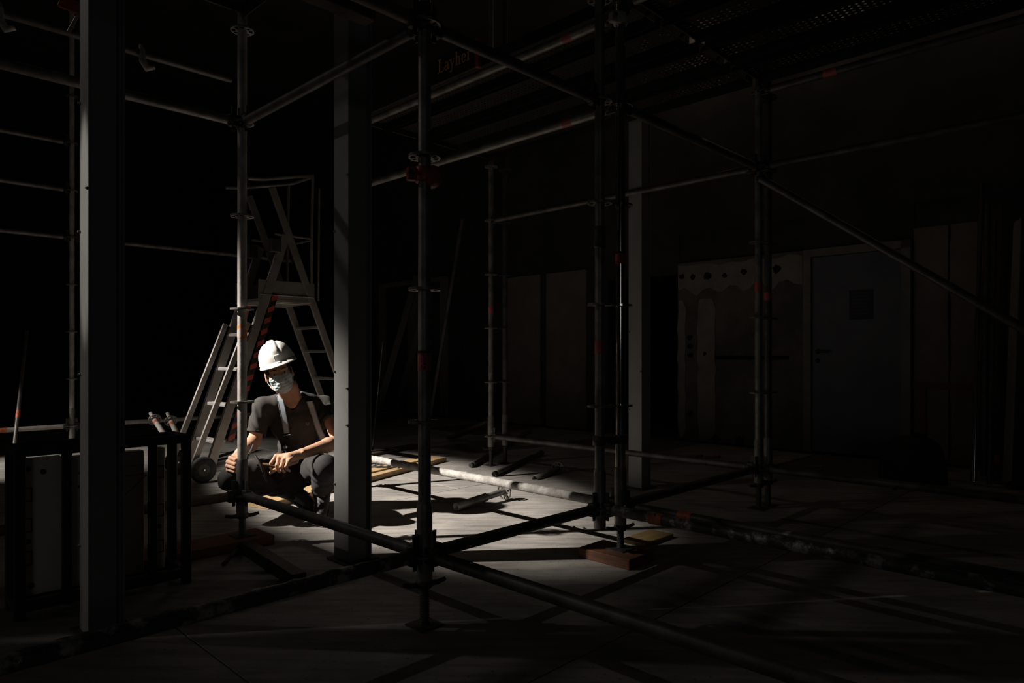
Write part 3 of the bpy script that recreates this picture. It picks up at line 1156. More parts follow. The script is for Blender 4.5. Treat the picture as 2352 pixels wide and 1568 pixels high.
def t_of_px(px):
    d = V3((px - 1176) / FPX, 1, 0)
    o_ = C2 - V * 0.049
    k = (o_.x * U.y - o_.y * U.x) / (d.x * U.y - d.y * U.x)
    return (d * k - o_).dot(U)


ta, tb_ = t_of_px(1006), t_of_px(1084)
tot = sum(LET[c][0] + 0.05 for c in 'Layher')
sx = (tb_ - ta) / tot
x_loc0 = ta - (-(t0_ + t1_) / 2)
Mt = Matrix.Translation((x_loc0, -0.0142, 0.062)) @ Matrix(((1, 0, 0), (0, 0, -1), (0, 1, 0))).to_4x4()
for ps in letters:
    txt = MB()
    for p in ps:
        txt.prism([(q[0] * sx, q[1] * Hh) for q in p], -0.0005, 0.0012, Mt)
    txt.build('letter', 'gold_print', tb)

# ================================================================== BLACK RACK WITH WHITE PANELS
rf_l = V3(-1.894, 2.63, 0)      # front left foot
rL, rD, rH = 0.615, 0.17, 0.665
rk = thing('storage_rack', 'low black steel rack holding pale panels behind the nearest column', 'rack', (rf_l.x, rf_l.y, 0), VZ)
# local x = V (along the rack), local y = -U (to the back)
s_ = 0.036
for (x, y) in ((0, 0), (rL, 0), (0, rD), (rL, rD)):
    MB().bevbox((x, y, rH / 2), (s_, s_, rH), 0.004).build('upright', 'black_paint', rk)
for (x,) in ((0.155,), (0.475,)):
    MB().bevbox((x, 0.0, rH / 2), (0.032, 0.03, rH - 0.05), 0.003).build('divider', 'black_paint', rk)
for y in (0, rD):
    MB().bevbox((rL / 2, y, rH - 0.018), (rL - s_, s_, 0.036), 0.004).build('top_rail', 'black_paint', rk)
    MB().bevbox((rL / 2, y, 0.05), (rL - s_, s_, 0.04), 0.004).build('bottom_rail', 'black_paint', rk)
for x in (0, rL):
    MB().bevbox((x, rD / 2, rH - 0.018), (s_, rD - s_, 0.036), 0.004).build('end_rail', 'black_paint', rk)
    MB().bevbox((x, rD / 2, 0.05), (s_, rD - s_, 0.04), 0.004).build('end_rail', 'black_paint', rk)


def rackpt(x, y, z):
    p = rf_l + V * x - U * y
    return V3(p.x, p.y, z)


def pale_panel(x0, x1, y, z0, z1, label, holes, two=False):
    c = rackpt((x0 + x1) / 2, y, 0)
    t = thing('formwork_panel', label, 'panel', (c.x, c.y, z0), VZ, 'pale panels standing in the rack')
    w, h = x1 - x0, z1 - z0
    MB().bevbox((0, 0, h / 2), (w, 0.05, h), 0.003).build('panel_body', 'white_panel', t)
    MB().bevbox((0, -0.0265, h - 0.012), (w - 0.01, 0.004, 0.024), 0.001).build('top_lip', 'white_panel', t)
    for (hx, hz, kind) in holes:
        if kind == 'slot':
            f = MB()
            for (a, b, cx, cz) in ((0.026, 0.004, 0, 0.026), (0.026, 0.004, 0, -0.026), (0.004, 0.056, 0.012, 0)):
                f.box((hx + cx, -0.0262, hz + cz), (a, 0.003, b))
            f.build('slot_rim', 'panel_print', t)
        else:
            MB().lathe([(0.011, -0.001), (0.011, 0.002)], (hx, -0.0255, hz), 14,
                       Matrix(((1, 0, 0), (0, 0, -1), (0, 1, 0)))).build('bolt_hole', 'panel_print', t)
    return t


pw = 0.13
lp = pale_panel(0.022, 0.150, 0.075, 0.072, 0.612, 'left pale panel with square slots down its edge in the black rack',
                [(-0.05, 0.50, 'hole'), (0.0, 0.485, 'hole'), (-0.05, 0.40, 'slot'), (-0.05, 0.28, 'slot'), (-0.05, 0.215, 'hole'),
                 (-0.05, 0.15, 'slot'), (-0.04, 0.04, 'hole')])
cp = pale_panel(0.156, 0.458, 0.078, 0.072, 0.605, 'wide pale panel marked with a 2 in the middle of the black rack', [])
# the dark digit 2 on the middle panel
two = MB()
M2 = Matrix.Translation((-0.10, -0.0252, 0.40)) @ Matrix(((1, 0, 0), (0, 0, -1), (0, 1, 0))).to_4x4()
for p in ringseg(0.03, 0.055, 0.03, 0.028, 0.014, -40, 170, 12):
    two.prism(p, 0, 0.0012, M2)
two.prism([(0.0, 0.0), (0.016, 0.0), (0.058, 0.045), (0.046, 0.05)], 0, 0.0012, M2)
two.prism([(0.0, 0.0), (0.062, 0.0), (0.062, 0.013), (0.0, 0.013)], 0, 0.0012, M2)
tag(two.build('digit_two', 'panel_print', cp), 'dark painted digit 2')
MB().box((0.09, -0.0253, 0.36), (0.19, 0.0012, 0.003), Matrix.Rotation(R(-42), 3, 'Y')).build('scratch_line', 'panel_print', cp)
for z in (0.43, 0.47):
    MB().box((0.08, -0.0253, z), (0.14, 0.001, 0.002)).build('scratch_line', 'panel_print', cp)
pale_panel(0.498, 0.545, 0.08, 0.072, 0.61, 'narrow pale panel strip at the right end of the black rack',
           [(-0.005, 0.53, 'hole'), (0.004, 0.43, 'slot'), (0.004, 0.26, 'slot'), (-0.004, 0.19, 'hole'), (0.004, 0.10, 'slot')])

# two short poles leaning on the far low ledger
def spigot_tube(p, q, label):
    p, q = Vector(p), Vector(q)
    d = (q - p).normalized()
    t = thing('scaffold_spigot', label, 'scaffold pole', p, 0, 'short poles with orange bands')
    MB().tube((0, 0, 0), d * 0.10, 0.018, n=14).build('spigot_pin', 'galv_light', t)
    MB().tube(d * 0.10, q - p, TR, n=16).build('tube', 'galv_light', t)
    M = frame(d * 0.125, d.orthogonal(), d)
    obj('rosette', ROS['galv'], t, M)
    MB().tube(d * 0.165, d * 0.20, TR + 0.001, n=16, caps=False).build('tape_band', 'orange_tape', t)
    return t


spigot_tube(P(346, 949, 6.85), G(420, 1066, TR), 'short pole with an orange band leaning behind the rack, farther from the ladder')
spigot_tube(P(385, 949, 6.80), G(436, 1064, TR), 'short pole with an orange band leaning behind the rack, next to the ladder')

# ================================================================== PLATFORM LADDER
L0 = V3(-2.49, 5.54, 0)          # near front foot, wheel side
LWID = 0.45


def LP(t, z, side=0.0):
    """side 0 = near frame, 1 = far frame"""
    p = L0 + V * t - U * (LWID * side)
    return V3(p.x, p.y, z)


ld = thing('platform_ladder', 'grey aluminium platform ladder with hazard stripes standing behind the worker', 'ladder', (L0.x, L0.y, 0))


def beam(p, q, w, d, name, material, parent, wdir):
    """rectangular bar from p to q; w along wdir, d across"""
    p, q = Vector(p), Vector(q)
    ax = (q - p)
    Ln = ax.length
    M = frame((0, 0, 0), ax, wdir).to_3x3()
    mb = MB().bevbox((p + q) / 2, (Ln, d, w), min(w, d) * 0.12, M)
    return wpart(mb, name, material, parent)


def stile_t(z):
    return 0.33 * z + 0.0


def leg_t(z):
    return 0.574 + (2.48 - z) * 0.395


stiles = []
for side in (0, 1):
    ztop = 2.08 if side == 0 else 2.02
    stl = beam(LP(0.04, 0.10, side), LP(0.04 + 0.318 * ztop, ztop, side), 0.075, 0.028, 'stile', 'alu', ld, V)
    # rounded bright front edge of the profile
    wpart(MB().tube(LP(0.04 - 0.036, 0.11, side), LP(0.04 + 0.318 * (ztop - .1) - 0.036, ztop - .1, side), 0.008, n=8), 'stile_edge', 'alu', stl)
    # outer flared brace that carries the wheel
    beam(LP(-0.10, 0.12, side), LP(0.36, 1.30, side), 0.045, 0.022, 'outrigger', 'alu', ld, V)
    lg = beam(LP(leg_t(0.02), 0.02, side), LP(leg_t(2.48), 2.48, side), 0.062, 0.026, 'rear_leg', 'alu', ld, V)
    wpart(MB().bevbox(LP(leg_t(0.02), 0.025, side), (0.04, 0.09, 0.05), 0.006, UVM), 'foot_cap', 'rubber', lg)
# hazard stripe on the near frame: black band with red slanted bars
hz0, hz1 = 0.30, 1.56
hb = beam(LP(0.04 + 0.318 * hz0 + 0.065, hz0, -0.02), LP(0.04 + 0.318 * hz1 + 0.065, hz1, -0.02), 0.055, 0.012, 'hazard_band', 'black_paint', ld, V)
n = 13
for i in range(n):
    z = hz0 + 0.04 + (hz1 - hz0 - 0.08) * i / (n - 1)
    tt = 0.04 + 0.318 * z + 0.065
    poly = [(tt - 0.030, z - 0.034), (tt + 0.028, z - 0.010), (tt + 0.032, z + 0.034), (tt - 0.026, z + 0.008)]
    mb = MB()
    pts = []
    for s in (-0.0335, -0.0355):
        for (a, b) in poly:
            pts.append(LP(a, b, s))
    mb.add(pts, [(3, 2, 1, 0), (4, 5, 6, 7), (0, 1, 5, 4), (1, 2, 6, 5), (2, 3, 7, 6), (3, 0, 4, 7)])
    wpart(mb, 'hazard_bar', 'hazard_red', hb)
# same band on the far frame, shorter
hb2 = beam(LP(0.04 + 0.318 * 1.35 + 0.06, 1.35, 1.02), LP(0.04 + 0.318 * 1.55 + 0.06, 1.55, 1.02), 0.05, 0.012, 'hazard_band', 'hazard_red', ld, V)
# steps
for i, z in enumerate((0.30, 0.60, 0.90, 1.20)):
    tt = 0.04 + 0.318 * z
    c = (LP(tt, z, 0) + LP(tt, z, 1)) / 2
    mb = MB().bevbox(c, (LWID - 0.03, 0.085, 0.026), 0.004, UVM)
    for q in range(3):
        cq = c + V * (-0.028 + q * 0.028)
        mb.box((cq.x, cq.y, z + 0.0145), (LWID - 0.04, 0.007, 0.004), UVM)
    wpart(mb, 'step', 'alu', ld)
# rear rungs
for z in (0.55, 0.80, 1.06, 1.28):
    tt = leg_t(z)
    c = (LP(tt, z, 0) + LP(tt, z, 1)) / 2
    wpart(MB().bevbox(c, (LWID - 0.03, 0.03, 0.028), 0.004, UVM), 'rear_rung', 'alu', ld)
# platform with side skirts
zt = 1.50
t0p, t1p = 0.46, 0.97
c = (LP(t0p, zt, 0) + LP(t1p, zt, 1)) / 2
wpart(MB().bevbox(c, (LWID + 0.02, t1p - t0p, 0.03), 0.004, UVM), 'platform', 'alu', ld)
for side in (0.0, 1.0):
    c = (LP(t0p, zt, side) + LP(t1p, zt, side)) / 2
    sk = wpart(MB().bevbox((c.x, c.y, zt + 0.075), (0.014, t1p - t0p + 0.02, 0.20), 0.004, UVM), 'side_skirt', 'alu', ld)
    c2 = c - U * (0.5 - side) * -0.02
    wpart(MB().bevbox((c2.x, c2.y, zt + 0.045), (0.02, t1p - t0p, 0.008), 0.002, UVM), 'skirt_rib', 'alu', sk)
# guard rail: posts, knee rail, top rail
for side in (0, 1):
    wpart(MB().pipe([LP(0.95, zt + 0.10, side), LP(0.955, 2.2, side), LP(0.965, 2.66, side)], 0.0135, 10), 'rail_post', 'alu', ld)
wpart(MB().pipe([LP(1.02, zt + 0.02, 0), LP(1.03, 2.55, 0)], 0.010, 8), 'gate_bar', 'alu', ld)
wpart(MB().pipe([LP(0.36, 2.52, 0), LP(0.5, 2.54, 0), LP(0.965, 2.66, 0), LP(0.985, 2.66, 0.2), LP(0.985, 2.66, 0.8), LP(0.965, 2.66, 1),
                 LP(0.5, 2.54, 1), LP(0.36, 2.52, 1)], 0.016, 10), 'top_rail', 'alu', ld)
wpart(MB().pipe([LP(0.60, 2.08, 0), LP(0.96, 2.08, 0), LP(0.985, 2.08, 0.2), LP(0.985, 2.08, 0.8), LP(0.96, 2.08, 1), LP(0.60, 2.08, 1)], 0.011, 8),
      'knee_rail', 'alu', ld)
# hinge plates where stiles meet legs
for side in (0, 1):
    c = LP(0.60, 1.98, side)
    wpart(MB().bevbox(c, (0.05, 0.10, 0.12), 0.006, UVM), 'hinge', 'iron', ld)
# wheels on short axle
for side in (-0.12, 1.12):
    c = LP(-0.035, 0.105, side)
    Mw = Matrix((V, V3(0, 0, 1), U)).transposed()
    wh = wpart(MB().lathe([(0.05, -0.022), (0.088, -0.024), (0.102, -0.016), (0.105, 0), (0.102, 0.016), (0.088, 0.024), (0.05, 0.022)], c, 28, Mw), 'wheel',
               'rubber', ld)
    wpart(MB().lathe([(0.048, -0.024), (0.020, -0.020), (0.014, -0.028), (0.014, 0.028), (0.020, 0.020), (0.048, 0.024)], c, 16, Mw), 'hub', 'black_paint', wh)
    wpart(MB().lathe([(0.006, -0.033), (0.007, 0.033)], c, 10, Mw), 'axle_pin', 'steel_bright', wh)

# ================================================================== FLOOR THINGS
def plank(p, q, w, h, material, label, name='timber_plank', z=0.0, roll=0.0, group='timber lying about'):
    p, q = Vector(p), Vector(q)
    ax = q - p
    M = frame((0, 0, 0), ax, (0, 0, 1)).to_3x3()
    t = bpy.data.objects.new(name, MB().bevbox((0, 0, h / 2), (ax.length, w, h), 0.003).mesh(name, material))
    COL.objects.link(t)
    m4 = M.to_4x4()
    m4.translation = (p + q) / 2 + V3(0, 0, z)
    t.matrix_basis = m4
    return tag(t, label, 'plank', group)


# long pale plank on the floor behind the worker: front lower edge given by two floor points
pa, pb = G(617, 1170), G(960, 1077)
dirp = (pb - pa).normalized()
perp = V3(-dirp.y, dirp.x, 0)
plank(pa + perp * 0.10, pb + dirp * 0.5 + perp * 0.10, 0.20, 0.042, 'wood_pale', 'long pale timber plank on the floor behind the worker')
thin0 = pa + dirp * 1.10 + perp * 0.16
thin1 = pa + dirp * 1.98 + perp * 0.14
plank(thin0, thin1, 0.13, 0.012, 'wood_pale', 'thin splintered board lying on top of the long pale plank', 'thin_board', z=0.043)
plank(G(835, 1048), G(960, 1026), 0.16, 0.03, 'wood_dark', 'dark floor plank beyond the pale plank')
plank(A - V * 1.0, A + V * 0.13, 0.22, 0.05, 'wood_red', 'reddish plank under the foot of the lit standard')
pc = C2 - U * 0.02 - V * 0.02
plank(pc - U * 0.15, pc + U * 0.16, 0.21, 0.05, 'wood_red', 'reddish wooden pad under the jack of the shiny standard', 'wood_pad')
yb = G(1482, 1238)
plank(yb - V * 0.14 + U * 0.02, yb + V * 0.14 + U * 0.02, 0.15, 0.022, 'wood_yellow', 'yellowish board offcut behind the wooden pad', 'board_offcut')
lb0, lb1 = G(1036, 1010), P(1126, 972, 7.2)
plank(lb0 + V3(0, 0, 0.01), lb1, 0.12, 0.03, 'wood_dark', 'broken board propped up on the floor in the dim middle distance', 'broken_board')
ex0, ex1 = G(566, 1268), G(688, 1348)
plank(ex0, ex1, 0.065, 0.06, 'black_paint', 'black steel bar on the floor running from the lit standard to the foreground', 'steel_bar', group='steel lying on the floor')
lev = thing('clamp_lever', 'small dark lever resting on the end of the black floor bar', 'lever', G(530, 1282))
l0 = lev.location
wpart(MB().pipe([G(513, 1296, 0.012), G(530, 1278, 0.03), P(548, 1256, 3.55) + V3(0, 0, 0.0), P(560, 1258, 3.53)], [0.011, 0.010, 0.012, 0.018], 10), 'lever_arm', 'iron', lev)
wpart(MB().lathe([(0.02, -0.012), (0.024, 0), (0.02, 0.012)], P(556, 1256, 3.54), 14, Matrix(((1, 0, 0), (0, 0, 1), (0, -1, 0)))), 'lever_pivot', 'iron', lev)

for (a, b, lab) in ((G(1085, 1072), G(1215, 995), 'loose dark tube on the floor, left one of two pointing at the machine'),
                    (G(1140, 1092), G(1245, 1045), 'loose dark tube on the floor, right one of two pointing at the machine')):
    t = thing('loose_tube', lab, 'tube', (a.x, a.y, 0), 0, 'steel lying on the floor')
    mb = MB().tube(a + V3(0, 0, TR), b + V3(0, 0, TR), TR, n=14)
    wpart(mb, 'tube', 'galv', t)
    d = (b - a).normalized()
    wpart(MB().tube(a + V3(0, 0, TR) - d * 0.06, a + V3(0, 0, TR) + d * 0.01, TR - 0.005, n=12), 'tube_end', 'iron', t)


def short_standard(p, q, label, shade='galv'):
    """open tube end at p, rosette near q"""
    p, q = Vector(p), Vector(q)
    d = (q - p).normalized()
    Ln = (q - p).length
    t = thing('base_collar_tube', label, 'scaffold pole', (p.x, p.y, 0), 0, 'steel lying on the floor')
    x = d.orthogonal().normalized()
    y = d.cross(x)
    nseg = 20
    mb = MB()
    pts = []
    for (s, r) in ((0, TR + 0.004), (0, TR), (Ln * 0.6, TR), (Ln * 0.6, TR + 0.004)):
        for j in range(nseg):
            a = 2 * math.pi * j / nseg
            pts.append(p + d * s + x * (r * math.cos(a)) + y * (r * math.sin(a)))
    fs = []
    for i, k in ((0, 1), (1, 2), (3, 0)):
        for j in range(nseg):
            fs.append((i * nseg + j, i * nseg + (j + 1) % nseg, k * nseg + (j + 1) % nseg, k * nseg + j))
    mb.add(pts, fs, True)
    wpart(mb, 'sleeve', shade, t)
    wpart(MB().tube(p + d * Ln * 0.6, q + d * 0.05, TR - 0.002, n=18), 'tube', shade, t)
    M = frame(q - V3(t.location.x, t.location.y, 0), d.orthogonal(), d)
    obj('rosette', ROS['galv'], t, M)
    b = p + d * 0.10 + V3(0, 0, TR + 0.003)
    wpart(MB().lathe([(0.006, 0), (0.006, 0.003), (0.002, 0.004)], b, 10), 'pin_hole', 'hole_dark', t)
    return t


short_standard(P(1047, 1164, 4.47), P(1158, 1128, 4.82), 'short tube with a slotted disc lying lit on the floor below the white ledger')
short_standard(P(1228, 1100, 5.6), P(1282, 1076, 5.95), 'dim short tube with a slotted disc lying on the floor behind the white ledger')

# cable tangle by the plank
cb = []
for i in range(34):
    a = i * 0.55
    base = G(862, 1085)
    cb.append(base + V3(0.10 * math.cos(a) * (1 + 0.3 * math.sin(i)) + 0.004 * i, 0.09 * math.sin(a), 0.05 + 0.012 * math.sin(a * 1.7) + 0.0006 * i))
wthing(MB().pipe(cb, 0.006, 6), 'cable_coil', 'rubber', 'small dark cable coil lying by the long pale plank', 'cable')

# rubble chips on the floor
def chip_mesh(seed):
    rnd = random.Random(seed)
    bm = bmesh.new()
    bmesh.ops.create_icosphere(bm, subdivisions=1, radius=1)
    for v_ in bm.verts:
        v_.co *= rnd.uniform(0.65, 1.1)
        v_.co.z *= 0.6
    me = bpy.data.meshes.new('rubble_chip')
    bm.to_mesh(me)
    bm.free()
    me.materials.append(MATS['mortar'])
    return me


CH = [chip_mesh(i) for i in range(4)]
for i, (px, py, s) in enumerate(((1348, 1272, 0.010), (1353, 1279, 0.013), (1344, 1278, 0.008), (1362, 1273, 0.007), (1340, 1213, 0.012), (1318, 1211, 0.010),
                                 (1300, 1214, 0.008), (1276, 1269, 0.006), (1322, 1268, 0.006), (1364, 1190, 0.012), (2055, 1125, 0.018), (1150, 1182, 0.009))):
    o = obj('rubble_chip', CH[i % 4])
    g = G(px, py)
    o.location = (g.x, g.y, s * 0.45)
    o.scale = (s, s, s)
    o.rotation_euler = (0, 0, i * 1.3)
    lab = ('small pale rubble chip in the cluster left of the wooden pad' if i < 4 else
           'small pale rubble chip under the low ledger of the close pair' if i < 7 else
           ['tiny chip farthest left on the lit floor before the wooden pad', 'tiny chip between the rubble cluster and the low ledger',
            'pale chip right beside the foot of the close pair', 'lone pale chip on the dark floor before the black sack',
            'small chip on the lit floor near the short tube'][i - 7])
    tag(o, lab, 'rubble', 'rubble chips')

# coloured scraps in front of the plaster wall
for i, (px, py, m, lab) in enumerate(((1640, 1052, 'orange_tape', 'orange plastic scrap on the floor before the plaster wall'),
                                      (1600, 1050, 'mortar', 'pale scrap on the floor before the plaster wall'),
                                      (1880, 1076, 'wood_yellow', 'yellowish wood scrap on the floor before the door'))):
    g = G(px, py)
    mb = MB()
    for q in range(3):
        mb.bevbox(g + V3(0.05 * q - 0.05, 0.02 * q, 0.012), (0.09, 0.03, 0.02), 0.003, Matrix.Rotation(0.5 * q, 3, 'Z'))
    wthing(mb, 'floor_scrap', m, lab, 'scrap')

# ================================================================== FAR RIGHT
def leaning(px0, py0, px1, py1, Y0, Y1, r, material, label, square=None):
    a, b = P(px0, py0, Y0), P(px1, py1, Y1)
    a.z = max(a.z, r + 0.002)
    t = thing('leaning_pole', label, 'pole', (a.x, a.y, 0), 0, 'poles leaning by the wall boards')
    if square:
        d = (b - a)
        mb = MB().bevbox((a + b) / 2, (d.length, square[0], square[1]), 0.003, frame((0, 0, 0), d, V3(0.2, 1, 0)).to_3x3())
        wpart(mb, 'shaft', material, t)
    else:
        wpart(MB().tube(a, b, r, n=14), 'shaft', material, t)
        d = (b - a).normalized()
        wpart(MB().tube(a + d * 0.002, a + d * 0.05, r + 0.003, n=14), 'end_sleeve', material, t)
    return t


leaning(2236, 1112, 2256, 420, 5.4, 5.75, 0.0235, 'galv_shiny', 'shiny tube leaning upright at far right beside the wall boards')
leaning(2259, 1108, 2268, 470, 5.62, 5.97, 0.024, 'galv_dark', 'dark tube leaning just right of the shiny tube')
leaning(2290, 1112, 2307, 470, 5.45, 5.80, 0.03, 'wood_dark', 'dark square timber leaning between the tubes and the white board', square=(0.07, 0.06))
lp_ = leaning(2272, 1118, 2286, 505, 5.30, 5.62, 0.014, 'galv_dark', 'thin dark tube leaning behind the orange tag')
ot = P(2290, 1055, 5.3)
wb_ = leaning(2313, 1121, 2338, 505, 5.25, 5.6, 0.05, 'plaster_pale', 'pale warped board leaning at the far right edge', square=(0.012, 0.115))
t = thing('orange_tag', 'orange tag hanging at the foot of the pale leaning board', 'tag', (ot.x, ot.y, ot.z))
MB().bevbox((0, 0, 0), (0.035, 0.006, 0.075), 0.002).build('tag_sheet', 'orange_paint', t)
MB().pipe([(0, 0, 0.037), (0.012, 0.03, 0.08), (0.008, 0.05, 0.14)], 0.002, 6).build('tag_cord', 'black_paint', t)
g = G(2348, 1122)
mb = MB()
mb.prism([(-0.09, 0), (0.12, 0), (0.12, 0.24), (0.02, 0.22), (-0.03, 0.12)], -0.06, 0.06, Matrix.Translation(g) @ Matrix(((1, 0, 0), (0, 0, -1), (0, 1, 0))).to_4x4())
wthing(mb, 'black_bracket', 'bag', 'black angular scrap at the right edge below the pale board', 'scrap')

# black sack
def sack(c, w, h, label):
    mb = MB()
    n, k = 36, 14
    pts, fs = [], []
    for i in range(k + 1):
        f = i / k
        ph = f * math.pi / 2
        for j in range(n):
            a = 2 * math.pi * j / n
            rr = (math.cos(ph) ** 0.55) * w / 2 * (1 + 0.05 * math.sin(5 * a + 3 * f) + 0.03 * math.sin(11 * a + 7 * f))
            zz = (math.sin(ph) ** 0.9) * h * (1 + 0.04 * math.sin(3 * a + 1))
            pts.append(V3(c.x + rr * math.cos(a), c.y + rr * 0.8 * math.sin(a), zz))
    for i in range(k):
        for j in range(n):
            fs.append((i * n + j, i * n + (j + 1) % n, (i + 1) * n + (j + 1) % n, (i + 1) * n + j))
    mb.add(pts, fs, True)
    mb.add(pts[:n], [tuple(range(n))[::-1]])
    t = thing('rubble_sack', label, 'sack', (c.x, c.y, 0))
    wpart(mb, 'sack_body', 'bag', t)
    wpart(MB().lathe([(0.05, 0), (0.03, 0.02), (0.035, 0.04), (0.06, 0.055)], (c.x + 0.05, c.y, h * 0.93), 14), 'tied_neck', 'bag', t)
    return t


sack(G(2098, 1108), 0.50, 0.36, 'round black sack on the floor in front of the door')

# machine with white switch box under a dark cover
mc = G(1318, 958)
m_ = thing('covered_machine', 'dark covered machine with a white switch box in the dim background', 'machine', (mc.x, mc.y, 0), UZ + R(35))
prof = [(-0.36, 0.28), (-0.28, 0.52), (-0.18, 0.78), (0.52, 0.80), (0.55, 0.28)]
MB().prism(prof, -0.3, 0.3, Matrix(((1, 0, 0), (0, 0, -1), (0, 1, 0))).to_4x4()).build('cover', 'bag', m_)
MB().bevbox((0.08, 0, 0.19), (0.85, 0.5, 0.16), 0.01).build('chassis', 'black_paint', m_)
for x in (-0.22, 0.38):
    for y in (-0.24, 0.24):
        MB().lathe([(0.06, -0.025), (0.098, -0.02), (0.1, 0), (0.098, 0.02), (0.06, 0.025)], (x, y, 0.1), 18, Matrix(((1, 0, 0), (0, 0, 1), (0, -1, 0)))).build('wheel', 'rubber', m_)
sb = MB()
sb.prism([(-0.30, 0.06), (0.06, 0.04), (0.06, 0.40), (-0.18, 0.42)], 0.30, 0.42, Matrix(((1, 0, 0), (0, 0, -1), (0, 1, 0))).to_4x4())
sb = tag(sb.build('switch_box', 'box_white', m_), 'white switch box with a warning triangle')
tri = MB()
Mt3 = Matrix.Translation((-0.12, -0.4205, 0.17)) @ Matrix(((1, 0, 0), (0, 0, -1), (0, 1, 0))).to_4x4()
for (a, b) in (((0, 0.105), (-0.055, 0)), ((-0.055, 0), (0.055, 0)), ((0.055, 0), (0, 0.105))):
    a, b = Vector(a), Vector(b)
    nn = Vector((-(b - a).y, (b - a).x)).normalized() * 0.007
    tri.prism([tuple(a - nn), tuple(b - nn), tuple(b + nn), tuple(a + nn)], 0, 0.002, Mt3)
tri.prism([(-0.006, 0.032), (0.006, 0.032), (0.008, 0.068), (-0.008, 0.068)], 0, 0.002, Mt3)
tri.prism([(-0.006, 0.014), (0.006, 0.014), (0.006, 0.026), (-0.006, 0.026)], 0, 0.002, Mt3)
tag(tri.build('warning_triangle', 'label_ink', sb), 'black warning triangle')
MB().box((0.072, -0.36, 0.22), (0.012, 0.13, 0.36)).build('box_flange', 'box_white', sb)

# dark boards and rods propped behind the middle
for (a, b, w, m, lab) in ((G(862, 975), P(958, 640, 9.9), 0.10, 'black_paint', 'black board leaning by the far doorway, left of two'),
                          (G(905, 968), P(985, 690, 10.2), 0.10, 'black_paint', 'black board leaning by the far doorway, right of two'),
                          (G(985, 985), P(1062, 512, 9.4), 0.045, 'galv_dark', 'thin grey prop leaning high beside the far pair of standards')):
    d = b - a
    mb = MB().bevbox((a + b) / 2 + V3(0, 0, 0.05), (d.length, w, 0.05), 0.004, frame((0, 0, 0), d, V3(0, 1, 0.1)).to_3x3())
    o = wthing(mb, 'leaning_board', m, lab, 'board')
r0, r1 = P(866, 925, 7.4), P(879, 785, 7.7)
rb = r0 + (r0 - r1) * ((r0.z - 0.004) / (r1.z - r0.z))
t = thing('bright_rod', 'thin bright rod upright behind the column beside the worker', 'rod', (rb.x, rb.y, 0))
wpart(MB().tube(r0, r1, 0.006, n=8), 'bare_shaft', 'steel_bright', t)
wpart(MB().tube(rb, r0, 0.008, n=8), 'dark_lower_shaft', 'rubber', t)  # added length down to the floor, coloured dark to look unlit
t = thing('leaning_pole', 'thin dark pole with an orange band leaning at the far left edge', 'pole', G(28, 1060), 0, 'poles leaning by the wall boards')
a, b = G(30, 1058) + V3(0, 0, 0.02), P(62, 760, 7.2)
wpart(MB().tube(a, b, 0.018, n=12), 'shaft', 'galv_dark', t)
d = (b - a)
wpart(MB().tube(a + d * 0.30, a + d * 0.36, 0.0195, n=12, caps=False), 'tape_band', 'orange_tape', t)

# ================================================================== ADDED LAMP MODELS (unseen, set where the spot beams start)
def added_lamp(loc, target, label):
    t = thing('added_lamp', label, 'lamp', (loc[0], loc[1], 0))
    L = Vector(loc)
    d = (Vector(target) - L).normalized()
    M = frame((0, 0, 0), d.cross(V3(0, 0, 1)), d).to_3x3()
    c = L - d * 0.12
    wpart(MB().bevbox(c, (0.26, 0.20, 0.10), 0.012, M), 'lamp_housing', 'black_paint', t)
    wpart(MB().bevbox(L - d * 0.065, (0.22, 0.16, 0.006), 0.002, M), 'lamp_glass', 'steel_bright', t)
    base = V3(c.x, c.y, 0)
    wpart(MB().tube(base + V3(0, 0, 0.5), c - V3(0, 0, 0.09), 0.017, n=12), 'mast', 'iron', t)
    for k in range(3):
        a = 2.1 * k + 0.4
        wpart(MB().tube(base + V3(0, 0, 0.85), base + V3(0.55 * math.cos(a), 0.55 * math.sin(a), 0.012), 0.012, n=10), 'leg', 'iron', t)
    return t


added_lamp(BEAM_MAIN, AIM_MAIN, 'added tall tripod lamp model aimed at the worker, outside the view at left')
added_lamp(BEAM_POST, AIM_POST, 'added tripod lamp model aimed at the nearest column, outside the view at left')
added_lamp(BEAM_BACK, AIM_BACK, 'added tripod lamp model aimed at the floor behind the rack, outside the view')


# added lamps high on the back wall, unseen, so light shows through the perforations
for k_, (tt, where) in enumerate(((-1.3, 'left'), (0.3, 'middle'), (1.9, 'right'))):
    c = W(tt, 4.75, -0.04)
    bh = thing('added_wall_lamp', where + ' of three added wall lamps hidden above the perforated decks', 'lamp', (c.x, c.y, c.z), 0, 'added wall lamps above the decks')
    Mb = Matrix((U, V3(0, 0, 1), -V)).transposed()
    MB().lathe([(0.08, 0.0), (0.085, 0.02), (0.07, 0.05), (0.04, 0.06)], (0, 0, 0), 18, Mb).build('lamp_base', 'black_paint', bh)
    for q in (-0.03, 0.03):
        MB().pipe([Mb @ V3(q, -0.08, 0.02), Mb @ V3(q, -0.05, 0.10), Mb @ V3(q, 0.05, 0.10), Mb @ V3(q, 0.08, 0.02)], 0.004, 6).build('cage_wire', 'iron', bh)
    ld_ = bpy.data.lights.new('added_wall_light', 'POINT')  # added point light brightening the wall behind the deck holes
    ld_.energy = 2.2
    ld_.shadow_soft_size = 0.03
    ld_.color = (1.0, 0.78, 0.55)
    lo_b = bpy.data.objects.new('added_wall_light', ld_)
    COL.objects.link(lo_b)
    p = W(tt, 4.75, 0.30)
    lo_b.location = p

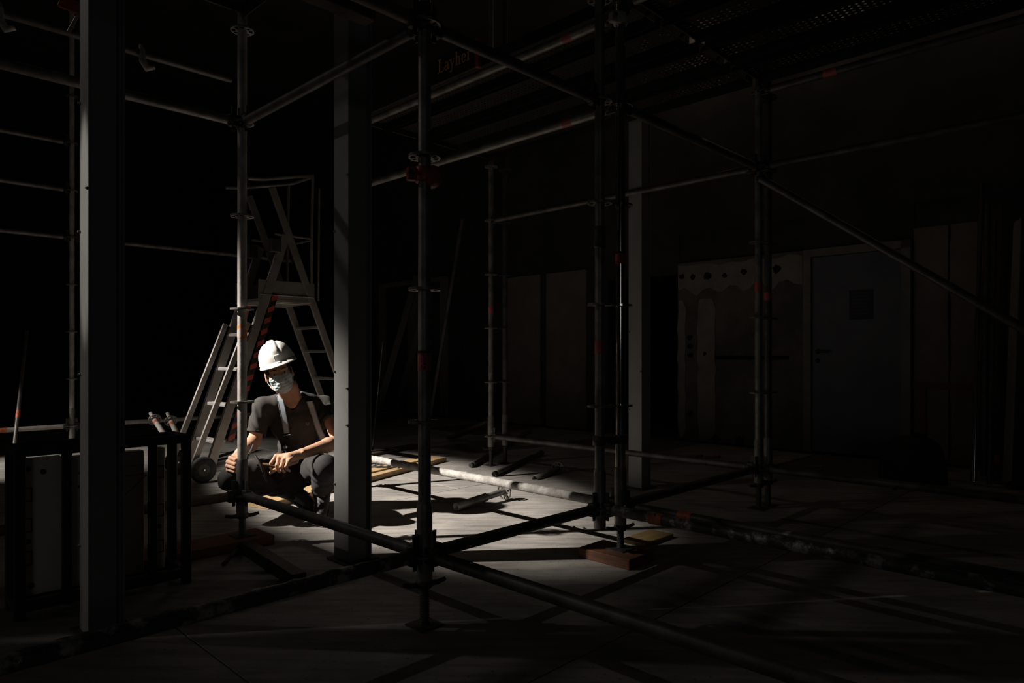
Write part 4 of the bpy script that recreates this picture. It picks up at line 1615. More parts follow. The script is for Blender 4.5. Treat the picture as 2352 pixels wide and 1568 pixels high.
# ================================================================== PERSON
class Field:
    """signed distance grid with smooth blending, meshed with surface nets"""

    def __init__(self, lo, hi, h):
        self.lo = np.array(lo, float)
        self.h = h
        self.n = np.ceil((np.array(hi, float) - self.lo) / h).astype(int) + 1
        self.a = np.full(tuple(self.n), 0.2, np.float32)

    def _box(self, lo, hi, pad):
        i0 = np.clip(np.floor((np.array(lo) - pad - self.lo) / self.h).astype(int), 0, self.n)
        i1 = np.clip(np.ceil((np.array(hi) + pad - self.lo) / self.h).astype(int) + 1, 0, self.n)
        if np.any(i1 <= i0):
            return None
        sl = tuple(slice(a, b) for a, b in zip(i0, i1))
        g = [self.lo[k] + self.h * np.arange(i0[k], i1[k], dtype=np.float32) for k in range(3)]
        return sl, g[0][:, None, None], g[1][None, :, None], g[2][None, None, :]

    def _mix(self, sl, d, k, mode):
        a = self.a[sl]
        if mode == 'add':
            h = np.clip(0.5 + 0.5 * (a - d) / k, 0, 1)
            self.a[sl] = a * (1 - h) + d * h - k * h * (1 - h)
        elif mode == 'sub':
            h = np.clip(0.5 - 0.5 * (a + d) / k, 0, 1)
            self.a[sl] = a * (1 - h) - d * h + k * h * (1 - h)

    def cone(self, p, q, r0, r1, k=0.02, mode='add', pad=None):
        p, q = np.array(p, float), np.array(q, float)
        rm = max(r0, r1)
        pad = (rm + k + 3 * self.h + 0.012) if pad is None else pad
        b = self._box(np.minimum(p, q), np.maximum(p, q), pad)
        if b is None:
            return self
        sl, X, Y, Z = b
        d = q - p
        L2 = max(float(d @ d), 1e-9)
        t = np.clip(((X - p[0]) * d[0] + (Y - p[1]) * d[1] + (Z - p[2]) * d[2]) / L2, 0, 1)
        dist = np.sqrt((X - p[0] - t * d[0]) ** 2 + (Y - p[1] - t * d[1]) ** 2 + (Z - p[2] - t * d[2]) ** 2) - (r0 + (r1 - r0) * t)
        self._mix(sl, dist.astype(np.float32), k, mode)
        return self

    def chain(self, pts, rs, k=0.02):
        for i in range(len(pts) - 1):
            self.cone(pts[i], pts[i + 1], rs[i], rs[i + 1], k)
        return self

    def ell(self, c, r, M=None, k=0.02, mode='add'):
        c = np.array(c, float)
        r = np.array(r, float)
        b = self._box(c, c, r.max() + k + 3 * self.h + 0.012)
        if b is None:
            return self
        sl, X, Y, Z = b
        x, y, z = X - c[0], Y - c[1], Z - c[2]
        if M is not None:
            M = np.array(M)
            x, y, z = (M[0][0] * x + M[1][0] * y + M[2][0] * z, M[0][1] * x + M[1][1] * y + M[2][1] * z, M[0][2] * x + M[1][2] * y + M[2][2] * z)
        k0 = np.sqrt((x / r[0]) ** 2 + (y / r[1]) ** 2 + (z / r[2]) ** 2)
        k1 = np.sqrt((x / r[0] ** 2) ** 2 + (y / r[1] ** 2) ** 2 + (z / r[2] ** 2) ** 2) + 1e-6
        dist = k0 * (k0 - 1) / k1
        self._mix(sl, dist.astype(np.float32), k, mode)
        return self

    def cut(self, p, n, lo=None, hi=None):
        """remove everything on the side the normal points to (inside an optional box)"""
        p, n = np.array(p, float), np.array(n, float)
        n = n / np.linalg.norm(n)
        b = self._box(self.lo if lo is None else lo, (self.lo + self.h * self.n) if hi is None else hi, 0)
        sl, X, Y, Z = b
        d = (X - p[0]) * n[0] + (Y - p[1]) * n[1] + (Z - p[2]) * n[2]
        self.a[sl] = np.maximum(self.a[sl], d.astype(np.float32))
        return self

    def displace(self, fn):
        g = [self.lo[k] + self.h * np.arange(self.n[k], dtype=np.float32) for k in range(3)]
        self.a += fn(g[0][:, None, None], g[1][None, :, None], g[2][None, None, :]).astype(np.float32)
        return self

    def sample(self, p):
        q = (np.array(p, float) - self.lo) / self.h
        i = np.floor(q).astype(int)
        if np.any(i < 0) or np.any(i >= self.n - 1):
            return 0.2
        f = q - i
        v = 0
        for dx in (0, 1):
            for dy in (0, 1):
                for dz in (0, 1):
                    w = (f[0] if dx else 1 - f[0]) * (f[1] if dy else 1 - f[1]) * (f[2] if dz else 1 - f[2])
                    v += w * self.a[i[0] + dx, i[1] + dy, i[2] + dz]
        return float(v)

    def grad(self, p):
        e = self.h
        p = np.array(p, float)
        g = np.array([self.sample(p + np.eye(3)[k] * e) - self.sample(p - np.eye(3)[k] * e) for k in range(3)])
        return Vector(g / (np.linalg.norm(g) + 1e-9))

    def ray(self, px, py, y0=3.7, y1=4.9):
        """first surface point seen at a pixel"""
        last = None
        Y = y0
        while Y < y1:
            p = P(px, py, Y)
            s = self.sample(p)
            if s < 0:
                return p
            Y += max(0.0015, min(s, 0.02) * 0.6)
        return None

    def net(self):
        a = self.a
        s = a < 0
        nx, ny, nz = a.shape
        c = [s[i:nx - 1 + i, j:ny - 1 + j, k:nz - 1 + k] for i in (0, 1) for j in (0, 1) for k in (0, 1)]
        anyi = c[0].copy()
        alli = c[0].copy()
        for q in c[1:]:
            anyi |= q
            alli &= q
        act = anyi & ~alli
        cells = np.argwhere(act)
        vid = np.full(act.shape, -1, np.int64)
        vid[act] = np.arange(len(cells))
        corners = np.array([[i, j, k] for i in (0, 1) for j in (0, 1) for k in (0, 1)])
        vals = np.stack([a[cells[:, 0] + o[0], cells[:, 1] + o[1], cells[:, 2] + o[2]] for o in corners], 1)
        acc = np.zeros((len(cells), 3))
        cnt = np.zeros(len(cells))
        for i in range(8):
            for j in range(i + 1, 8):
                if np.abs(corners[i] - corners[j]).sum() != 1:
                    continue
                va, vb = vals[:, i], vals[:, j]
                m = (va < 0) != (vb < 0)
                t = np.where(m, va / np.where(m, va - vb, 1), 0)
                p = corners[i] + t[:, None] * (corners[j] - corners[i])
                acc += p * m[:, None]
                cnt += m
        verts = (cells + acc / cnt[:, None]) * self.h + self.lo
        faces = []
        for ax in range(3):
            o1, o2 = (ax + 1) % 3, (ax + 2) % 3
            sl0 = [slice(None)] * 3
            sl1 = [slice(None)] * 3
            sl0[ax] = slice(0, -1)
            sl1[ax] = slice(1, None)
            cr = s[tuple(sl0)] != s[tuple(sl1)]
            e = np.argwhere(cr)
            e = e[(e[:, o1] > 0) & (e[:, o2] > 0) & (e[:, o1] < a.shape[o1] - 1) & (e[:, o2] < a.shape[o2] - 1)]
            inside_first = s[e[:, 0], e[:, 1], e[:, 2]]
            q = []
            for (d1, d2) in ((-1, -1), (0, -1), (0, 0), (-1, 0)):
                w = e.copy()
                w[:, o1] += d1
                w[:, o2] += d2
                q.append(vid[w[:, 0], w[:, 1], w[:, 2]])
            q = np.stack(q, 1)
            q[~inside_first] = q[~inside_first][:, ::-1]
            faces.append(q)
        f = np.concatenate(faces)
        f = f[(f >= 0).all(1)]
        return verts, f


def np_mesh(name, parts, material):
    vs, fs, off = [], [], 0
    for v, f in parts:
        vs.append(v)
        fs.append(f + off)
        off += len(v)
    v = np.concatenate(vs).astype(np.float32)
    f = np.concatenate(fs).astype(np.int32)
    me = bpy.data.meshes.new(name)
    me.vertices.add(len(v))
    me.vertices.foreach_set('co', v.ravel())
    me.loops.add(f.size)
    me.loops.foreach_set('vertex_index', f.ravel())
    me.polygons.add(len(f))
    me.polygons.foreach_set('loop_start', np.arange(0, f.size, 4, dtype=np.int32))
    me.polygons.foreach_set('loop_total', np.full(len(f), 4, np.int32))
    me.polygons.foreach_set('use_smooth', np.ones(len(f), bool))
    me.materials.append(MATS[material])
    me.update(calc_edges=True)
    me.validate()
    return me


PB = V3(-1.40, 4.42, 0)
man = thing('person', 'worker in white hard hat, face mask and grey shirt crouching behind the lit standard', 'person', PB)


def pobj(name, parts, material, parent=None):
    return obj(name, np_mesh(name, [(v - np.array(PB), f) for (v, f) in parts], material), parent or man)


# ---- joints (world)
SR, SL = P(604, 934, 4.35), P(744, 930, 4.56)
NB = V3(-1.412, 4.42, 0.730)
ER = P(584, 1013, 4.31)
WR = P(551, 1040, 4.09)
EL = P(778, 1013, 4.33)
WL = P(693, 1042, 4.06)
PE = V3(-1.44, 4.56, 0.27)
HR, HL = V3(-1.54, 4.54, 0.27), V3(-1.34, 4.53, 0.27)
KR = P(529, 1100, 4.08)
KL = P(748, 1072, 4.07)
AR = V3(-1.455, 4.46, 0.15)
AL = V3(-1.215, 4.36, 0.115)
TOR = V3(-1.315, 4.42, 0.045)
HEADC = P(640, 855, 4.27)
TM = np.array(Matrix.Rotation(R(24), 3, 'Z'))

# ---- head frame
yaw, roll, pitch = R(22), R(15), R(4)
fwd = V3(math.sin(yaw), -math.cos(yaw), 0)
rgt = V3(math.cos(yaw), math.sin(yaw), 0)            # towards image right
upv = V3(0, 0, 1)
up_r = (upv * math.cos(roll) - rgt * math.sin(roll))
rg_r = (rgt * math.cos(roll) + upv * math.sin(roll))
fw_p = (fwd * math.cos(pitch) - up_r * math.sin(pitch))
up_p = (up_r * math.cos(pitch) + fwd * math.sin(pitch))
HM = Matrix((rg_r, fw_p, up_p)).transposed()          # columns: right, forward, up
HMn = np.array(HM)


def HP(x, y, z):
    return HEADC + HM @ V3(x, y, z)


# ---- body below the neck
lo, hi = (-1.86, 3.86, -0.02), (-0.94, 4.82, 0.86)
bf = Field(lo, hi, 0.005)
bf.ell((-1.41, 4.46, 0.58), (0.155, 0.095, 0.14), TM, k=0.03)
bf.ell((-1.42, 4.53, 0.42), (0.115, 0.085, 0.12), k=0.04)
bf.ell(PE, (0.135, 0.105, 0.10), k=0.04)
bf.cone(SR, SL, 0.05, 0.05, 0.04)
bf.cone(NB, V3(-1.42, 4.36, 0.82), 0.056, 0.052, 0.04)
bf.chain([SR, ER], [0.048, 0.039], 0.03)
bf.chain([SL, EL], [0.048, 0.039], 0.03)
bf.chain([HR, KR, AR], [0.078, 0.055, 0.036], 0.03)
bf.chain([HL, KL, AL], [0.078, 0.055, 0.026], 0.03)
bf.cone(AR, TOR, 0.026, 0.018, 0.01)
bf.cone(AL - V3(0, 0, 0.03), AL + V3(0.03, -0.16, -0.085), 0.026, 0.014, 0.01)
bf.chain([ER, ER + (WR - ER) * 0.3, WR], [0.039, 0.043, 0.028], 0.02)
bf.chain([EL, EL + (WL - EL) * 0.3, WL], [0.039, 0.043, 0.028], 0.02)

# ---- right fist (image left), knuckles to the left, fingers wrapped round
def hand_field(pts_lo, pts_hi, h=0.0018):
    return Field(pts_lo, pts_hi, h)


allp = [P(515, 1040, 3.95), P(560, 1095, 4.12)]
rf = Field((-1.72, 3.92, 0.30), (-1.56, 4.16, 0.49), 0.0018)
rf.chain([ER + (WR - ER) * 0.45, WR], [0.040, 0.028], 0.01)
rk_ = [P(529, 1051, 4.035), P(524, 1060, 4.025), P(522, 1069, 4.025), P(524, 1078, 4.035)]     # knuckles
rp_ = [P(542, 1056, 3.985), P(541, 1066, 3.975), P(540, 1075, 3.98), P(539, 1083, 3.995)]      # middle joints
rd_ = [P(549, 1059, 4.01), P(549, 1069, 4.005), P(548, 1077, 4.01), P(546, 1084, 4.02)]
rt_ = [P(543, 1060, 4.035), P(543, 1069, 4.03), P(542, 1077, 4.035), P(540, 1083, 4.04)]
pc_ = P(538, 1060, 4.055)
rf.chain([WR, pc_], [0.027, 0.030], 0.015)
rf.cone(P(540, 1052, 4.06), P(536, 1074, 4.055), 0.024, 0.024, 0.02)
rad = [0.0105, 0.0108, 0.0102, 0.0092]
for i in range(4):
    rf.cone(pc_ + (rk_[i] - pc_) * 0.3, rk_[i], 0.016, rad[i] + 0.001, 0.008)
    rf.chain([rk_[i], rp_[i]], [rad[i] + 0.001, rad[i]], 0.003)
    rf.chain([rp_[i], rd_[i], rt_[i]], [rad[i], rad[i] * 0.92, rad[i] * 0.85], 0.0025)
rf.chain([P(547, 1047, 4.055), P(545, 1047, 4.02), P(552, 1052, 3.985), P(554, 1059, 3.98)], [0.016, 0.0125, 0.011, 0.009], 0.004)
for i in range(4):                                      # knuckle bones
    rf.ell(rk_[i], (0.012, 0.012, 0.011), k=0.006)

# ---- left hand (image right), hanging over the knee, fingers pointing down
lf = Field((-1.43, 3.88, 0.28), (-1.17, 4.12, 0.52), 0.0018)
lf.chain([EL + (WL - EL) * 0.55, WL], [0.040, 0.0285], 0.01)
lk_ = [P(634, 1048, 4.005), P(640, 1053, 3.975), P(650, 1058, 3.955), P(662, 1061, 3.945)]
lp_j = [P(623, 1063, 3.985), P(636, 1068, 3.945), P(646, 1071, 3.93), P(657, 1071, 3.925)]
ld_j = [P(621, 1073, 3.985), P(637, 1078, 3.95), P(648, 1079, 3.938), P(660, 1078, 3.935)]
lt_j = [P(624, 1082, 3.99), P(642, 1083, 3.965), P(653, 1083, 3.955), P(665, 1081, 3.955)]
pcl = P(664, 1050, 4.0)
lf.chain([WL, pcl], [0.028, 0.029], 0.015)
for i in range(4):
    lf.cone(pcl, lk_[i], 0.021, rad[i] + 0.0018, 0.010)
    lf.chain([lk_[i], lp_j[i]], [rad[i] + 0.0015, rad[i]], 0.003)
    lf.chain([lp_j[i], ld_j[i], lt_j[i]], [rad[i], rad[i] * 0.9, rad[i] * 0.78], 0.0025)
    lf.ell(lk_[i], (0.0125, 0.0125, 0.0115), k=0.006)
    # tendon running back over the hand
    lf.cone(lk_[i] + V3(0, 0, 0.006), WL + V3(-0.01, -0.008 + 0.004 * i, 0.014), 0.007, 0.006, 0.008)
lf.chain([P(680, 1058, 4.03), P(655, 1068, 4.03), P(634, 1077, 4.025), P(622, 1085, 4.01)], [0.017, 0.0135, 0.0115, 0.0095], 0.006)
lf.ell(WL + V3(0.012, -0.022, 0.012), (0.010, 0.010, 0.009), k=0.008)     # wrist bone

# ---- head and neck
hf = Field((-1.56, 4.13, 0.58), (-1.29, 4.52, 1.06), 0.0022)


def hell(x, y, z, r, k=0.02, mode='add'):
    hf.ell(HP(x, y, z), r, HMn, k, mode)


def hcone(a, b, r0, r1, k=0.01, mode='add'):
    hf.cone(HP(*a), HP(*b), r0, r1, k, mode)


hf.chain([NB + V3(0, 0.01, -0.04), HP(0, -0.03, -0.06)], [0.054, 0.050], 0.02)
hf.ell((-1.40, 4.49, 0.585), (0.115, 0.080, 0.12), TM, 0.02)
hell(0, -0.012, 0.035, (0.074, 0.094, 0.085), 0.02)
hell(0, 0.022, -0.045, (0.060, 0.068, 0.078), 0.03)
hell(0, 0.050, -0.095, (0.038, 0.034, 0.026), 0.03)
for s in (-1, 1):
    hell(s * 0.040, 0.062, -0.022, (0.026, 0.022, 0.022), 0.02)          # cheekbone
    hcone((s * 0.052, -0.005, -0.075), (s * 0.030, 0.055, -0.100), 0.020, 0.016, 0.02)   # jaw line
    hcone((s * 0.010, 0.086, 0.022), (s * 0.048, 0.068, 0.022), 0.010, 0.009, 0.012)     # brow
    hell(s * 0.031, 0.096, 0.002, (0.017, 0.016, 0.012), 0.010, 'sub')                   # socket
    hcone((s * 0.017, 0.083, 0.0095), (s * 0.045, 0.074, 0.0085), 0.0048, 0.0045, 0.004)  # upper lid
    hcone((s * 0.018, 0.082, -0.0085), (s * 0.044, 0.073, -0.0085), 0.0042, 0.004, 0.005)  # lower lid
    hell(s * 0.077, -0.008, -0.012, (0.010, 0.020, 0.032), 0.006)                        # ear
    hell(s * 0.086, -0.004, -0.008, (0.006, 0.011, 0.019), 0.004, 'sub')
    hcone((s * 0.079, 0.006, -0.035), (s * 0.080, 0.004, -0.030), 0.008, 0.008, 0.006)
hcone((0, 0.088, 0.016), (0, 0.110, -0.030), 0.0075, 0.012, 0.010)        # nose
for s in (-1, 1):
    hell(s * 0.012, 0.099, -0.032, (0.009, 0.010, 0.008), 0.006)
hell(0, 0.086, -0.066, (0.024, 0.012, 0.010), 0.010)                      # lips
# collar bones and throat
hf.cone(NB + V3(-0.01, -0.055, -0.025), NB + (SR - NB) * 0.55 + V3(0, -0.03, 0.01), 0.012, 0.008, 0.02)
hf.cone(NB + V3(0.01, -0.055, -0.025), NB + (SL - NB) * 0.5 + V3(0, -0.03, 0.0), 0.012, 0.008, 0.02)
hf.ell(NB + V3(0.005, 0.02, -0.07), (0.075, 0.052, 0.055), k=0.02)
hf.cone(HP(-0.03, -0.03, -0.075), NB + V3(-0.014, -0.055, -0.03), 0.010, 0.008, 0.015)
hf.cone(HP(0.03, -0.03, -0.075), NB + V3(0.012, -0.055, -0.03), 0.010, 0.008, 0.015)

body = pobj('body', [bf.net(), rf.net(), lf.net(), hf.net()], 'skin')

# ---- eyes and brows
for s in (-1, 1):
    c = HP(s * 0.0315, 0.0715, 0.0005) - PB
    e = MB()
    bm = bmesh.new()
    bmesh.ops.create_uvsphere(bm, u_segments=18, v_segments=12, radius=0.0128)
    bm.verts.index_update()
    e.add([c + v_.co for v_ in bm.verts], [tuple(v_.index for v_ in f_.verts) for f_ in bm.faces], True)
    bm.free()
    eo = e.build('eye', 'eye_white', man)
    look = (V3(0, 0, CAM_Z) - (c + PB)).normalized()
    Me = frame((0, 0, 0), look.orthogonal(), look).to_3x3()
    MB().lathe([(0.0064, 0.0109), (0.0058, 0.0122), (0.003, 0.0132), (0.0006, 0.0135)], c, 14, Me).build('iris', 'iris', eo)
    pts = [HP(s * 0.013, 0.0965, 0.0245), HP(s * 0.024, 0.0945, 0.030), HP(s * 0.038, 0.087, 0.031), HP(s * 0.050, 0.077, 0.0255)]
    MB().pipe([p - PB for p in pts], [0.002, 0.003, 0.0028, 0.0014], 8).build('eyebrow', 'hair', man)
# hair at the sides and nape under the hat
hair = Field((-1.56, 4.15, 0.80), (-1.29, 4.52, 1.06), 0.003)
hair.ell(HP(0, -0.016, 0.032), (0.080, 0.098, 0.088), HMn, 0.01)
hair.cut(HP(0, 0.052, 0.0), fw_p)
hair.cut(HP(0, 0.0, -0.002), -up_p)
for s in (-1, 1):
    hair.cone(HP(s * 0.073, 0.022, 0.0), HP(s * 0.070, 0.022, -0.022), 0.009, 0.005, 0.006)
hair.cone(HP(-0.05, -0.085, -0.02), HP(0.05, -0.085, -0.02), 0.02, 0.02, 0.02)
pobj('hair', [hair.net()], 'hair')

# ---- face mask
mk = Field((-1.55, 4.13, 0.74), (-1.30, 4.36, 0.98), 0.0018)


def mell(x, y, z, r, k=0.02, mode='add'):
    mk.ell(HP(x, y, z), r, HMn, k, mode)


mell(0, 0.030, -0.050, (0.066, 0.074, 0.075), 0.02)
mell(0, 0.056, -0.095, (0.045, 0.040, 0.030), 0.03)
mk.cone(HP(0, 0.100, -0.008), HP(0, 0.119, -0.040), 0.008, 0.014, 0.025)
mell(0, 0.088, -0.066, (0.032, 0.020, 0.024), 0.025)
for s in (-1, 1):
    mell(s * 0.040, 0.062, -0.030, (0.028, 0.026, 0.024), 0.02)
mk.cut(HP(0, 0.10, -0.0085) , up_p + fw_p * 0.10)
mk.cut(HP(0, 0.0, -0.138), -up_p)
mk.cut(HP(0, 0.020, 0), -fw_p)


def pleats(X, Y, Z):
    x, y, z = X - HEADC.x, Y - HEADC.y, Z - HEADC.z
    hu = up_p.x * x + up_p.y * y + up_p.z * z
    hr = rg_r.x * x + rg_r.y * y + rg_r.z * z
    hw = fw_p.x * x + fw_p.y * y + fw_p.z * z
    left = np.clip(0.55 - hr / 0.03, 0, 1)
    fold = 0.0007 * np.sin(hu * 330 + 2.0 * np.sin(hr * 45 + 1)) * np.clip((hw - 0.03) / 0.04, 0, 1)
    fold += left * (0.0006 * np.sin(hu * 210 - hr * 260 + 2.2 * np.sin(hu * 95 + hr * 70)) + 0.0007 * np.sin(hr * 330 + 2.5 * np.sin(hu * 120)))
    fold += 0.0022 * np.exp(-((hu + 0.030 - 0.25 * hr) / 0.0028) ** 2) * np.clip((hr + 0.03) / 0.02, 0, 1) * -1 * np.clip((0.03 - hr) / 0.02, 0, 1)
    return fold


mk.displace(pleats)
mask = pobj('face_mask', [mk.net()], 'mask')
mask['label'] = 'pale blue pleated face mask'
for s in (-1, 1):
    for (z0, z1) in ((-0.016, 0.012), (-0.088, -0.036)):
        pts = [HP(s * 0.060, 0.035, z0), HP(s * 0.074, 0.012, (z0 + z1) / 2), HP(s * 0.082, -0.012, z1)]
        MB().pipe([p - PB for p in pts], 0.0016, 6).build('ear_loop', 'mask', mask)

# ---- hard hat
hat = MB()
NT, NP = 72, 26
HC = HP(0.010, -0.006, 0.072)
HTILT = Matrix.Rotation(R(3), 3, 'X') @ Matrix.Rotation(R(-5), 3, 'Y')


def hatpt(x, y, z):
    return HC + HM @ (HTILT @ V3(x, y, z)) - PB


def dome_r(az, el):
    # az = 0 forward, el = 0 at rim .. pi/2 top
    x, y, z = math.sin(az) * math.cos(el), math.cos(az) * math.cos(el), math.sin(el)
    sx, sy, sz = 0.106, 0.130, 0.130
    p = V3(x * sx, y * sy, (abs(z) ** 0.94) * sz)
    # raised band front to back with channels beside it
    d = abs(p.x) - (0.020 + 0.012 * max(0.0, -y))
    m = min(1.0, max(0.0, (z - 0.22) / 0.25))
    rise = 0.0055 * (1 / (1 + math.exp(d / 0.0022)))
    groove = -0.0050 * math.exp(-((abs(p.x) - 0.030) / 0.0040) ** 2)
    p *= 1 + (rise + groove) * m / p.length
    return p


pts, fs = [], []
for i in range(NP + 1):
    el = (math.pi / 2) * (i / NP) * 0.9985
    for j in range(NT):
        pts.append(hatpt(*dome_r(2 * math.pi * j / NT, el)))
for i in range(NP):
    for j in range(NT):
        fs.append((i * NT + j, i * NT + (j + 1) % NT, (i + 1) * NT + (j + 1) % NT, (i + 1) * NT + j))
hat.add(pts, fs, True)
hat.add([pts[NP * NT + j] for j in range(NT)], [tuple(range(NT))], True)
# brim ring: rim bottom, flare, peak in front, inner lip
rings = []
for k in range(6):
    ring = []
    for j in range(NT):
        az = 2 * math.pi * j / NT
        c_, s_n = math.cos(az), math.sin(az)
        peak = max(0.0, c_) ** 1.6
        bx, by = s_n * 0.106, c_ * 0.130
        n_ = V3(s_n / 0.106, c_ / 0.130, 0).normalized()
        out = (0.008 + 0.036 * peak)
        prof_ = [(0.0, 0.0), (0.35 * out, -0.007 - 0.003 * peak), (out, -0.016 - 0.008 * peak), (out, -0.020 - 0.008 * peak), (0.3 * out, -0.014), (-0.004, -0.008)]
        o_, zz = prof_[k]
        ring.append(hatpt(bx + n_.x * o_, by + n_.y * o_, zz))
    rings.append(ring)
bp = [p for r_ in rings for p in r_]
hat.add(bp, [(i * NT + j, (i + 1) * NT + j, (i + 1) * NT + (j + 1) % NT, i * NT + (j + 1) % NT) for i in range(5) for j in range(NT)], True)
# inner shell so that it has thickness
ipts = []
for i in range(0, NP + 1, 2):
    el = (math.pi / 2) * (i / NP) * 0.9985
    for j in range(NT):
        ipts.append(hatpt(*(dome_r(2 * math.pi * j / NT, el) * 0.965 + V3(0, 0, -0.003))))
k_ = len(range(0, NP + 1, 2))
hat.add(ipts, [(i * NT + j, (i + 1) * NT + j, (i + 1) * NT + (j + 1) % NT, i * NT + (j + 1) % NT) for i in range(k_ - 1) for j in range(NT)], True)
hat = hat.build('hard_hat', 'helmet', man)
hat['label'] = 'white hard hat'
# badge bracket on the front: upright with two arms
bd = MB()
hm3 = HM @ HTILT
bd.bevbox(hatpt(-0.016, 0.141, 0.022), (0.007, 0.010, 0.034), 0.002, hm3)
bd.bevbox(hatpt(0.000, 0.130, 0.038), (0.036, 0.012, 0.007), 0.002, hm3)
bd.build('front_badge', 'helmet', hat)
for s in (-1, 1):
    MB().bevbox(hatpt(s * 0.106, -0.004, 0.006), (0.008, 0.030, 0.018), 0.003, hm3).build('side_slot', 'helmet', hat)
# dark channels either side of the raised band
for s in (-1, 1):
    line = []
    for i in range(16):
        el = R(28 + 58 * i / 15)
        x0 = 0.0300
        # azimuth such that the point lies at x0
        q = x0 / (0.106 * math.cos(el)) if math.cos(el) > 0.02 else 1
        if abs(q) > 0.98:
            break
        az = math.asin(q) * s
        line.append(hatpt(*(dome_r(az, el) * 1.004)))
    if len(line) > 3:
        MB().pipe(line, [0.0008] + [0.0017] * (len(line) - 2) + [0.0008], 6).build('channel_line', 'helmet_groove', hat)

# ---- T-shirt
sf = Field((-1.74, 4.20, 0.26), (-1.06, 4.74, 0.82), 0.004)
sf.ell((-1.405, 4.465, 0.585), (0.170, 0.108, 0.145), TM, k=0.03)
sf.ell((-1.41, 4.52, 0.43), (0.140, 0.112, 0.15), k=0.05)
sf.ell((-1.43, 4.56, 0.32), (0.150, 0.125, 0.09), k=0.04)
sf.cone(SR, SL, 0.058, 0.058, 0.04)
sf.cone(NB + V3(0, 0.02, -0.01), (SR + NB) / 2, 0.066, 0.060, 0.04)
sf.cone(NB + V3(0, 0.02, -0.01), (SL + NB) / 2, 0.066, 0.060, 0.04)
sf.cone(SR, SR + (ER - SR) * 0.9, 0.060, 0.060, 0.03)
sf.cone(SL, SL + (EL - SL) * 0.9, 0.060, 0.060, 0.03)


def folds(X, Y, Z):
    # long creases fanning from the armpits, softer drape over the belly
    out = np.clip(np.abs(X + 1.415) / 0.1 - 1.05, 0, 1)
    c1 = (X - SR.x) * 1.0 + (Z - SR.z) * 0.55 + (Y - SR.y) * 0.3
    c2 = (X - SL.x) * 1.0 - (Z - SL.z) * 0.55 + (Y - SL.y) * 0.3
    side = X < -1.415
    cc_ = np.where(side, c1, c2)
    w = 0.0038 * np.sin(cc_ * 120 + 1.6 * np.sin(Z * 22 + Y * 12)) * out * np.clip((0.725 - Z) / 0.05, 0, 1)
    w = w + 0.0040 * np.sin(X * 55 + 2.0 * np.sin(Z * 20) + Z * 22) * np.clip((0.56 - Z) / 0.1, 0, 1)
    w = w + 0.0022 * np.sin(Z * 90 + X * 30 + 1.5 * np.sin(X * 25)) * np.clip((0.48 - Z) / 0.08, 0, 1)
    return w


sf.displace(folds)
dR, dL = (ER - SR).normalized(), (EL - SL).normalized()
sf.cut(SR + dR * 0.165, dR, (-1.80, 4.0, 0.2), (-1.565, 4.9, 0.75))
sf.cut(SL + dL * 0.165, dL, (-1.215, 4.0, 0.2), (-1.0, 4.9, 0.75))
sf.cut((0, 0, 0.29), (0, 0, -1))
# V neck: remove a wedge round the throat
vt = P(671, 938, 4.36)
n0 = P(656, 910, 4.38)
n1 = P(686, 912, 4.40)
sf.cone(NB + V3(-0.005, 0.0, 0.07), NB + V3(-0.002, -0.02, 0.012), 0.058, 0.048, 0.004, 'sub')
for q_ in (n0, n1, (n0 + n1) / 2):
    sf.cone(q_, vt, 0.026, 0.010, 0.003, 'sub')
shirt = pobj('t_shirt', [sf.net()], 'shirt')
shirt['label'] = 'dark grey V-neck T-shirt'
# sleeve hems
for (S, d, E_) in ((SR, dR, ER), (SL, dL, EL)):
    c = S + d * 0.158
    M = frame((0, 0, 0), d.orthogonal(), d).to_3x3()
    MB().lathe([(0.0585, -0.008), (0.0610, -0.006), (0.0610, 0.007), (0.057, 0.009)], c - PB, 28, M).build('sleeve_hem', 'shirt', shirt)
# chest emblem
em = MB()
ec = sf.ray(706, 973)
if ec:
    g_ = sf.grad(ec)
    Me = frame(ec + g_ * 0.0015 - PB, g_.cross(V3(0, 0, 1)) * -1, g_)
    em.prism([(-0.014, 0.008), (-0.006, 0.008), (0.002, -0.006), (0.006, 0.010), (0.012, 0.010), (0.006, -0.012), (0.0, -0.014)], 0, 0.0012, Me)
    em.build('chest_emblem', 'lace', shirt)

# ---- trousers
tf = Field((-1.84, 3.92, 0.06), (-0.98, 4.80, 0.50), 0.0045)
tf.ell(PE, (0.168, 0.140, 0.120), k=0.05)
tf.chain([HR, HR + (KR - HR) * 0.5, KR + V3(0, 0.01, 0)], [0.098, 0.088, 0.070], 0.03)
tf.chain([HL, HL + (KL - HL) * 0.5, KL + V3(0, 0.01, 0)], [0.098, 0.088, 0.070], 0.03)
tf.chain([KR, KR + (AR - KR) * 0.5, AR, AR + (TOR - AR) * 0.25], [0.068, 0.066, 0.060, 0.052], 0.025)
tf.chain([KL, KL + (AL - KL) * 0.5, AL + V3(0, 0, 0.055)], [0.068, 0.066, 0.062], 0.025)
tf.ell((-1.45, 4.45, 0.22), (0.14, 0.10, 0.08), k=0.05)


